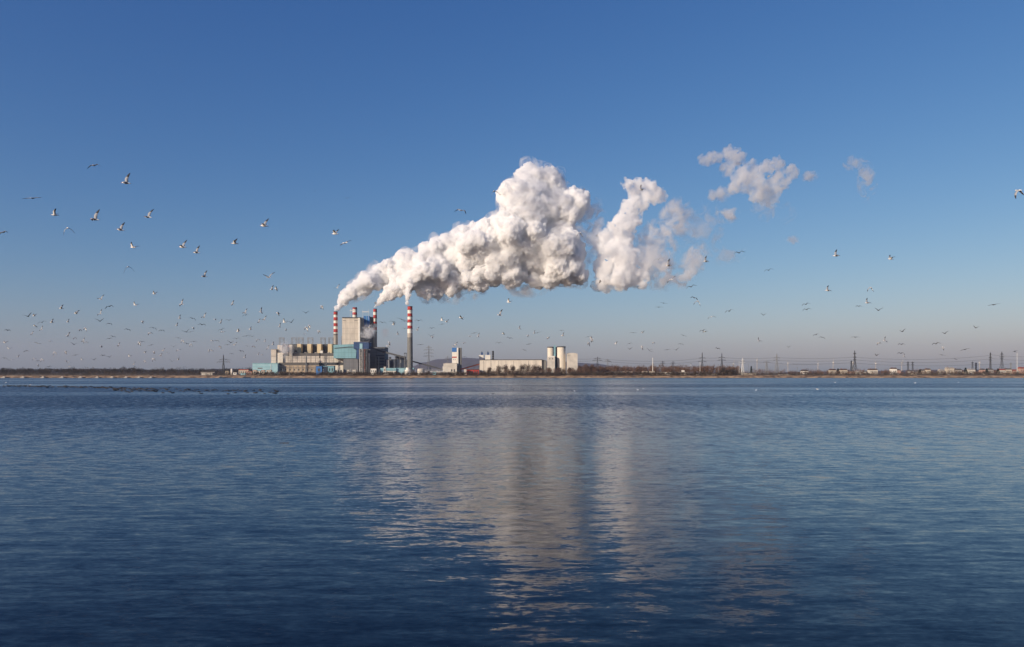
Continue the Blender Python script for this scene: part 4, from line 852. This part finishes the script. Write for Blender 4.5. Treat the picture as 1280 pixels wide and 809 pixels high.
# quay clutter in front of the plant
for i, (px, c) in enumerate([(348.5, 'white'), (358, 'dgrey'), (376, 'white'), (405.5, 'stuccow'), (413, 'redd'), (424, 'white'), (431, 'dgrey'), (447, 'white'), (472.6, 'white'), (500, 'blueb'), (519, 'stuccow'), (537, 'white')]):
    Y = 1546; x = X(px, Y); g = ground(Y); col_ = {'white': 'white', 'dgrey': 'dark grey', 'stuccow': 'cream', 'redd': 'red', 'blueb': 'blue'}[c]
    nr = ['below the stepped end block', 'below the slim cream tower', 'below the middle of the turbine hall', 'right of the small blue building', 'below the narrow cyan building', 'below the white end wall', 'left of the first switch cabin', 'below the stair towers', 'right of the plant cabin', 'right of the long white cabin', 'between the two white tanks', 'below the big pylon'][i]
    o = thing('van', f'small {col_} van parked on the quay {nr}', 'van', x, Y, g, 'vans parked on the quay')
    MB().prism([(x-2.6, g+.4), (x+2.6, g+.4), (x+2.6, g+1.3), (x+1.7, g+1.5), (x+1.1, g+2.3), (x-2.6, g+2.3)], Y, Y+2).build('body', M[c], o)
    MB().prism([(x+1.15, g+1.45), (x+1.6, g+1.5), (x+1.05, g+2.2), (x+.5, g+2.2)], Y-.03, Y+2.03).build('window', M['glass'], o)
    for s in (-1.6, 1.6): MB().bar((x+s, Y-.05, g+.38), (x+s, Y+2.05, g+.38), .38, 12).build('wheel', M['black'], o)
for i, px in enumerate([321, 337, 353, 370, 387, 404, 421, 438, 456, 474, 492, 519, 541, 558, 581]):
    pole('lamp_post', 'thin quay lamp post, '+ordinal[i]+' from the left before the power plant', px, 461.2, 1550, .22, 'steelw', 'lamp post')
# ---------------------------------------------------------------- birds
def feather(name, col): return paint(name, col, rough=.7, var=.06, scale=9)
GM = [feather('white_plumage', (.88, .87, .84)), feather('grey_plumage', (.30, .31, .33)), feather('black_wingtip', (.03, .03, .035)), feather('orange_bill', (.55, .12, .03))]
GD = [feather('shaded_plumage', (.10, .10, .10)), feather('shaded_grey_plumage', (.045, .045, .05)), GM[2], GM[3]]  # dark gulls: the shade of silhouettes is put into the plumage colours
def gull_mesh(name, inn, out, inn2=None, out2=None, dark=False, sweep=0.0):
    inn2 = inn if inn2 is None else inn2; out2 = out if out2 is None else out2
    rings = [(-.245, .055, .006, 0), (-.16, .026, .020, 0), (-.07, .044, .044, 0), (.03, .052, .052, -.004), (.11, .042, .046, .002), (.15, .028, .031, .010), (.19, .030, .032, .014), (.222, .017, .017, .012), (.26, .003, .004, .006)]
    V = []; Fc = []; mi = []
    for x, w_, h, z in rings:
        for k in range(8): a = R(22.5+45*k); V.append((x, math.cos(a)*w_, z+math.sin(a)*h))
    for i in range(len(rings)-1):
        for k in range(8):
            if i in (2, 3) and k in (7, 3): continue
            Fc.append((i*8+k, (i+1)*8+k, (i+1)*8+(k+1) % 8, i*8+(k+1) % 8)); mi.append(3 if i == 7 else 1 if (k in (0, 1, 2) and 1 < i < 4) else 2 if (dark and i > 4) else 0)
    Fc.append(tuple(range(8))); mi.append(2 if dark else 0); e = (len(rings)-1)*8; Fc.append(tuple(e+k for k in range(8))[::-1]); mi.append(3)
    for sd, (a1, a2) in ((1, (inn, out)), (-1, (inn2, out2))):
        up, lo = (0, 7) if sd == 1 else (3, 4)
        prev = [2*8+up, 3*8+up, 4*8+up, 4*8+lo, 3*8+lo, 2*8+lo]
        y, z = .045, 0.0
        for ln, te, mid, le, th, mat_u, mat_l in ((.10, -.065, .02, .105, .010, 1, 0), (.12, -.045, .045, .125, .009, 1, 0), (.13, -.055, .02, .085, .007, 1, 0), (.13, -.075, -.02, .025, .005, 2 if not dark else 1, 1), (.10, -.10, -.085, -.065, .003, 2, 2)):
            a = R(a1 if y < .24 and len(V) < 10**9 and ln in (.10,) or mat_u == 1 and ln == .12 and te == -.045 else a2)
            y += ln*math.cos(a); z += ln*math.sin(a); b = len(V)
            for x, t in ((te, th), (mid, th*1.6), (le, th), (le, -th), (mid, -th*.6), (te, -th)): V.append((x-sweep*y, sd*y, z+t*math.cos(a)))
            cur = list(range(b, b+6))
            for k in range(6):
                q = (prev[k], prev[(k+1) % 6], cur[(k+1) % 6], cur[k]); Fc.append(q if sd == -1 else q[::-1]); mi.append(mat_u if k in (0, 1) else mat_l if k in (3, 4) else mat_u)
            prev = cur
        Fc.append(tuple(prev)); mi.append(2)
    me = bpy.data.meshes.new(name); me.from_pydata(V, [], Fc)
    for m in (GD if dark else GM): me.materials.append(m)
    me.polygons.foreach_set('material_index', mi); me.shade_smooth(); me.update(); return me
POSE = {'flat': ('wings held flat', (6, -4)), 'up': ('wings raised', (42, 26)), 'high': ('one wing lifted high', (12, -20, 76, 68)), 'droop': ('drooping wingtips', (14, -42)), 'down': ('wings pushed down', (-38, -62)), 'bent': ('arched wings', (34, -30))}
GMESH = {(p, d): gull_mesh('gull', *POSE[p][1], dark=d, sweep=.12 if p in ('up', 'high') else 0) for p in POSE for d in (False, True)}
# big gulls one by one: px, py, apparent span px, pose, heading (0 right, 180 left, 90 away), bank, dark
BIG = [(117.6,206.8,18,'droop',100,-12,0),(158,229,27,'high',188,-8,0),(40.6,247.8,21,'flat',95,-5,0),(68.5,269,20,'up',200,10,0),(119,274.5,27,'high',182,-8,0),(84.5,285,20,'down',130,-14,0),(3.5,290.5,16,'droop',80,-14,0),
 (151,287.5,22,'high',185,0,0),(185.5,271.5,23,'up',170,-35,0),(166.5,309.5,18,'up',170,8,0),(228.5,309,22,'high',172,8,0),(246,316,20,'high',180,0,0),(293.5,304.5,20,'high',190,22,0),(330.5,282.5,24,'high',175,10,0),
 (160,333.5,19,'down',110,-10,0),(193,367.5,12,'up',180,0,0),(255.6,345.8,17,'high',178,0,0),(336,346.6,19,'up',140,-15,0),(340,362,12,'high',185,0,0),(345.5,361,12,'flat',185,20,0),(419,292.5,20,'high',170,25,0),(431.5,303.7,20,'flat',150,-25,0),
 (576.3,263,19,'droop',60,15,0),(617.4,239,19,'down',95,-20,0),(724.8,291,14,'down',120,0,0),(801.7,237.5,15,'high',200,0,0),(823,323.8,17,'droop',80,-10,0),(835.5,332,19,'high',178,0,0),(882,327,16,'high',185,0,0),(838.8,349.3,15,'flat',120,-35,0),
 (924,316,16,'bent',90,-10,1),(960.8,337.8,13,'bent',85,-12,1),(1045,320,18,'high',172,0,0),(1113.4,324,16,'high',178,20,0),(1034.6,363.4,15,'high',182,0,0),(1088,359.5,13,'down',100,0,0),(1084,378.8,14,'high',186,0,0),
 (1273,238,22,'down',110,-20,0),(1242,381,15,'flat',95,-10,1),(872.2,376.5,14,'down',100,10,0),(625,394,16,'high',165,0,0),(636,378,14,'up',160,10,0),(576.6,397,14,'flat',170,15,0),(604.7,332.7,11,'flat',130,-25,0),(562.5,372,9,'flat',120,-35,0),
 (421.6,360,11,'up',140,-35,0),(402.7,382.5,11,'down',170,0,0),(748.7,364,12,'flat',95,-5,1),(797,359,12,'bent',85,-8,1),(864,358.5,15,'bent',95,-16,1),(829.6,379,10,'flat',100,8,1),(823.7,384,10,'flat',95,0,1),(911.6,389,13,'bent',90,-16,1),
 (889.3,396.2,12,'droop',95,-12,0),(954.3,394,9,'up',95,0,1),(1007.4,380.5,12,'bent',92,-14,1),(1008.4,387,12,'bent',92,-10,1),(1073.4,383,9,'bent',95,0,1),(1098,388,12,'up',92,0,1),(1069,421.5,11,'flat',92,0,1),(1128,414.6,10,'up',100,-14,1),
 (1181,417,10,'up',92,-8,1),(1219.8,410,9,'up',95,6,1),(1170,429.8,12,'bent',90,-10,1),(1206,437,11,'flat',90,-14,1),(1126.7,430.6,10,'bent',92,0,1),(1126,441.8,10,'bent',92,2,1),(394,239,5,'flat',90,0,1),(434.3,247.5,6,'flat',90,-10,1)]
SMALL = """126,374 136.5,383 169,381.5 76.7,385.7 95.6,392 43,395 35,395.5 125.5,392.5 125,401.5 178.6,402 65,403 52.5,403 85,402.5 44,407.5 9.5,413 52,412 100.4,412.4 106.7,410 136.6,404.6 159.7,411.8 191.8,410 187.6,416.6 40,417.6 85,420
93.5,422.5 63,426.5 6.3,428.6 104,426.7 107,427.8 136.6,423.5 141,420.8 177.5,427.3 174.5,428 189,431.3 127,432.8 148,432.4 92.4,430.7 47,429 11,436 32.6,438.7 68.3,440.3 82.6,439.3 128.6,444.5 137,446.4 161.8,445.6 191.6,448.3 192.9,439.7 181.3,440.8 181,450.6
14,450 5.7,447.7 22.7,446.4 42.6,448.5 47.3,451.3 52.5,449 48,455.7 61,458.6 83,451.3 86,452.7 87.6,458.4 102.3,449.8 117.6,449.8 167.4,455.5 68,445 94,444 290.7,380.5 227.3,380.5 306.3,391.4 307,394 326.4,390 348,391.6 382.3,391.4 255,396.6 224.7,398 240.3,398 269.3,399.4 276,403.6
286,400.4 323.5,403 330.2,399.8 355.6,403 349.7,408.4 357.7,411.8 364,403 383.4,409.2 387,407 381,417.6 398.5,413.4 221,407 202,413 233,415 238,415 242,410 252.5,406 278.3,415 277,412 297.6,414.5 313,411.8 308,420 315,420.8 295.5,423.5 223,422.5 228.3,425.4 242.2,426.9 233.6,429.8 238.4,430.2 265.5,426
270.3,426 288.6,428.6 284.4,431 293.4,431.3 275,433.4 261.5,437.2 264.7,438 309.2,432.8 317,433 331.3,427 322.4,425 335,435.5 341.3,430.9 301.2,439 289.2,442.2 306,447 203.7,438.7 209.4,441.2 217,433.6 223,437.8 201,445 191.8,448.5 214.7,451.7 223,449.6 286,450.2 323,443.5 328,443.5
571.5,357.7 580,358.6 584.8,352 573.5,353.8 594,352 606,349.3 535.8,364 750,352 478,403.3 491,402.4 492.2,406 502,399.2 505.8,401.5 523.4,401 505.8,410.8 497.2,418 487,427.8 484.6,431.9 539.8,410.4 552.5,405.3 558.4,402.6 552.5,400.6 525.5,430.8 538.7,420.3 521.7,412.8 462.3,409.2 461.2,428.2
593,416.3 587.7,420.5 598,420.5 580.6,428.3 569.7,431 567,432.6 580.3,446.2 629.5,417 637,422.8 649.4,410.8 660.3,419.4 672,416 668,416.5 661,430.3 685.3,422.5 701.7,413.4 703.6,419.7 623.6,428.7 655.3,437.8 541,421 739,422 791.7,416 803,416 854.4,419.4 878.6,413.4 735,421 740,423.6
770,430 787,429.5 787,436.6 803,433 817,428.4 814,439.7 811.7,438 834,437.3 845.3,437.6 851,430 761.4,452 863.3,457 736.4,428.4 881,414.6 897,435.8 948.8,426.4 986,434 1020,418.6 1027.6,421.7 1106,426 1098.6,429 1179.4,434 1130,445.6 1177.4,443.8 1194.4,449 1268.8,439 1095.7,444.4 868,372.3"""
LM = [(0, 60, 'by the left edge'), (60, 125, 'over middle outfall blocks'), (125, 200, 'over last outfall blocks'), (200, 262, 'left of the boathouse'), (262, 300, 'around the left pylon'), (300, 345, 'over the cyan shed'),
 (345, 417, 'over the roof gantries'), (417, 470, 'by the boiler house'), (470, 512, 'left of right chimney'), (512, 556, 'over the big pylon'), (556, 600, 'over the cement works'), (600, 684, 'over the long hall'), (684, 724, 'over the silos'),
 (724, 800, 'over the low grey sheds'), (800, 915, 'over the barracks'), (915, 1000, 'over the beach start'), (1000, 1085, 'near the tapering pylon'), (1085, 1160, 'over the twin pylons'), (1160, 1230, 'over the cream houses'), (1230, 1290, 'near the right edge')]
LV = [(0, 260, 'very high'), (260, 330, 'high'), (330, 375, 'halfway up'), (375, 405, 'fairly low'), (405, 425, 'low'), (425, 442, 'very low'), (442, 470, 'lowest')]
birds = [list(b)+[1] for b in BIG]
ps = list(POSE)
for i, tok in enumerate(SMALL.split()):
    a, b = map(float, tok.split(',')); low_ = min(1, max(0, (b-372)/85)); sz = (12.0-5.6*low_)*rng.uniform(.8, 1.15)
    if 535 < a < 610 and b < 370: sz = 7.5; dk = 1; po = 'bent' if i % 2 else 'flat'; yw = 95
    else: dk = rng.random() < (.34 if a < 420 else .62); po = rng.choice(['flat', 'up', 'bent', 'bent', 'droop'] if dk else ['up', 'high', 'high', 'down', 'flat', 'droop']); yw = rng.choice([95, 85, 110]) if dk else rng.choice([180, 170, 190, 160, 200])
    birds.append([a, b, sz, po, yw, rng.uniform(-18, 18), int(dk), 0])
from collections import defaultdict
cells = defaultdict(list)
ordw = ['first', 'second', 'third', 'fourth', 'fifth', 'sixth', 'seventh', 'eighth', 'ninth', 'tenth', 'eleventh', 'twelfth', 'thirteenth', 'fourteenth']
numw = ['', 'one', 'two', 'three', 'four', 'five', 'six', 'seven', 'eight', 'nine', 'ten', 'eleven', 'twelve', 'thirteen', 'fourteen']
for k, (px, py, sz, po, yw, bk, dk, big) in enumerate(birds):
    sz *= .93 if big else 1.0; Y = 1050/sz; o = bpy.data.objects.new('gull', GMESH[(po, bool(dk))]); C.objects.link(o)
    o.location = W(px, py, Y); o.rotation_euler = Matrix.Rotation(R(yw), 3, 'Z').to_4x4().to_3x3().to_euler()
    o.rotation_euler = (Matrix.Rotation(R(yw), 3, 'Z') @ Matrix.Rotation(R(-rng.uniform(0, 10)), 3, 'Y') @ Matrix.Rotation(R(bk), 3, 'X')).to_euler()
    lm = next(t for a, b, t in LM if px < b); lv = next(t for a, b, t in LV if py < b)
    look = ('dark gull' if dk else 'white gull') if sz > 8.5 else ('small dark gull' if dk else 'small white gull')
    tag(o, None, 'gull', 'gulls flying over the lake'); o['_k'] = 1; del o['_k']
    ph = POSE[po][0] if sz > 6.5 else 'wings spread'
    cells[(look, ph, lv, lm)].append((px, py, o))
for (look, ph, lv, lm), L_ in cells.items():
    L_.sort(key=lambda t: t[0])
    for i, (px, py, o) in enumerate(L_):
        o['label'] = f"{look} with {ph}, {lv}, {lm}" if len(L_) == 1 else f"{look} with {ph}, {lv}, {lm}, {ordw[i]} of {numw[len(L_)]}"
        if len(o['label'].split()) > 16: o['label'] = o['label'].replace(' over the ', ' over ').replace(' by the ', ' by ')
# gulls resting on the water
def float_mesh(name, mats, h=1.0):
    V = []; Fc = []; mi = []
    prof = [(-.26, .02, .01, .10), (-.2, .06, .045, .07), (-.08, .095, .08, .055), (.06, .095, .085, .05), (.14, .06, .075, .07), (.16, .04, .05, .13), (.18, .042, .042, .175), (.215, .032, .032, .18), (.25, .012, .012, .172), (.29, .003, .004, .165)]
    for x, w_, hh, z in prof:
        for k in range(8): a = R(45*k); V.append((x, math.cos(a)*w_, z*h+math.sin(a)*hh))
    n_ = len(prof)
    for i in range(n_-1):
        for k in range(8): Fc.append((i*8+k, (i+1)*8+k, (i+1)*8+(k+1) % 8, i*8+(k+1) % 8)); mi.append(2 if i >= 7 else 1 if (i < 3 and k in (1, 2)) else 0)
    Fc.append(tuple(range(8))); mi.append(1); Fc.append(tuple((n_-1)*8+k for k in range(8))[::-1]); mi.append(2)
    me = bpy.data.meshes.new(name); me.from_pydata(V, [], Fc)
    for m in mats: me.materials.append(m)
    me.polygons.foreach_set('material_index', mi); me.shade_smooth(); me.update(); return me
FG = float_mesh('floating_gull', [GM[0], GM[1], GM[3]])
for px, py, s, lab in [(1022, 487, 1.5, 'white gull sitting on the water below the faint wind turbine'), (797, 487.4, 1.1, 'white gull sitting on the water below the brown woodland'), (945, 488, 1.1, 'white gull sitting on the water below the beach start'),
  (7.5, 478.4, 1.6, 'white gull sitting on the water near the left edge'), (1098.7, 474.2, 1.8, 'white gull on the water close to the bank under the twin turbines'), (1144, 479, 1.9, 'brightest white gull on the water below the tiny pylons'),
  (1198, 478.2, 1.3, 'white gull on the water below the largest cream house'), (1044, 478.5, 1.5, 'white gull on the water below the first cream house with brown roof'), (718, 489, .9, 'white gull on the water below the pale silo block'),
  (1240, 476, 1.5, 'white gull on the water below the narrow dark topped pylon'), (38, 481.5, 1.2, 'white gull on the water just above the left end of the dark raft of coots'), (804, 486, .9, 'small white gull on the water right of the one below the woodland')]:
    Y = EYE*F/(py-HZ); o = bpy.data.objects.new('floating_gull', FG); C.objects.link(o); o.location = (X(px, Y), Y, -.02); o.rotation_euler.z = rng.uniform(-.6, .6)+(3.14 if rng.random() < .5 else 0); o.scale = (s, s, s)
    tag(o, lab, 'gull', 'gulls sitting on the water')
# raft of coots
cm = [feather('coot_plumage', (.018, .018, .02)), feather('coot_back', (.03, .03, .033)), feather('coot_bill', (.12, .11, .10))]
CT = float_mesh('coot', cm, .9)
def coot(px, py, s, lab, grp):
    Y = EYE*F/(py-HZ); o = bpy.data.objects.new('coot', CT); C.objects.link(o); o.location = (X(px, Y), Y, -.02); o.rotation_euler.z = rng.uniform(-.9, .9)+(3.14 if rng.random() < .5 else 0); o.scale = (s, s, s*.85)
    tag(o, lab, 'coot', grp)
for i in range(285):
    u = rng.random(); px = 2+u*346
    if u > .55 and rng.random() < .45: px = 2+rng.uniform(.1, .55)*346
    py = 482.4+(px/200)*3.6+rng.gauss(0, .55)+(abs(rng.gauss(0, 2.2)) if px > 140 else 0)
    seg = 'left third' if px < 117 else 'middle' if px < 232 else 'scattered right end'
    coot(px, min(py, 495), rng.uniform(1.35, 2.0), f'small black coot in the {seg} of the long dark raft on the water', f'coots in the {seg} of the raft')
for px, py, lab in [(616.5, 492.3, 'lone black coot on the water below the long hall'), (642, 486.5, 'lone black coot further out below the right half of the long hall')]: coot(px, py, 1.3, lab, 'lone coots')
Y = EYE*F/(554-HZ); tag(MB().bar((X(349, Y), Y, .0), (X(361, Y), Y+.05, .012), .018, 6, .009).bar((X(354, Y), Y, .006), (X(357, Y), Y-.12, .05), .008, 5, .004).build('ripple_streak', M['bark']), 'thin dark ripple streak on the open water left of centre', 'ripple_streak')  # bark stick stands in for a dark ripple streak on the water

# ---------------------------------------------------------------- air
def haze():
    h = NT('haze'); v = h.n('VolumePrincipled'); v.inputs['Color'].default_value = (.80, .84, 1.0, 1); v.inputs['Density'].default_value = HAZE; v.inputs['Anisotropy'].default_value = .3
    h.l(v.outputs[0], h.out.inputs['Volume'])
    tag(MB().box(-14000, 14000, -100, 13500, -2.0, 520).build('haze', h.m), kind='stuff')
HAZE = 3.2e-5
if HAZE: haze()
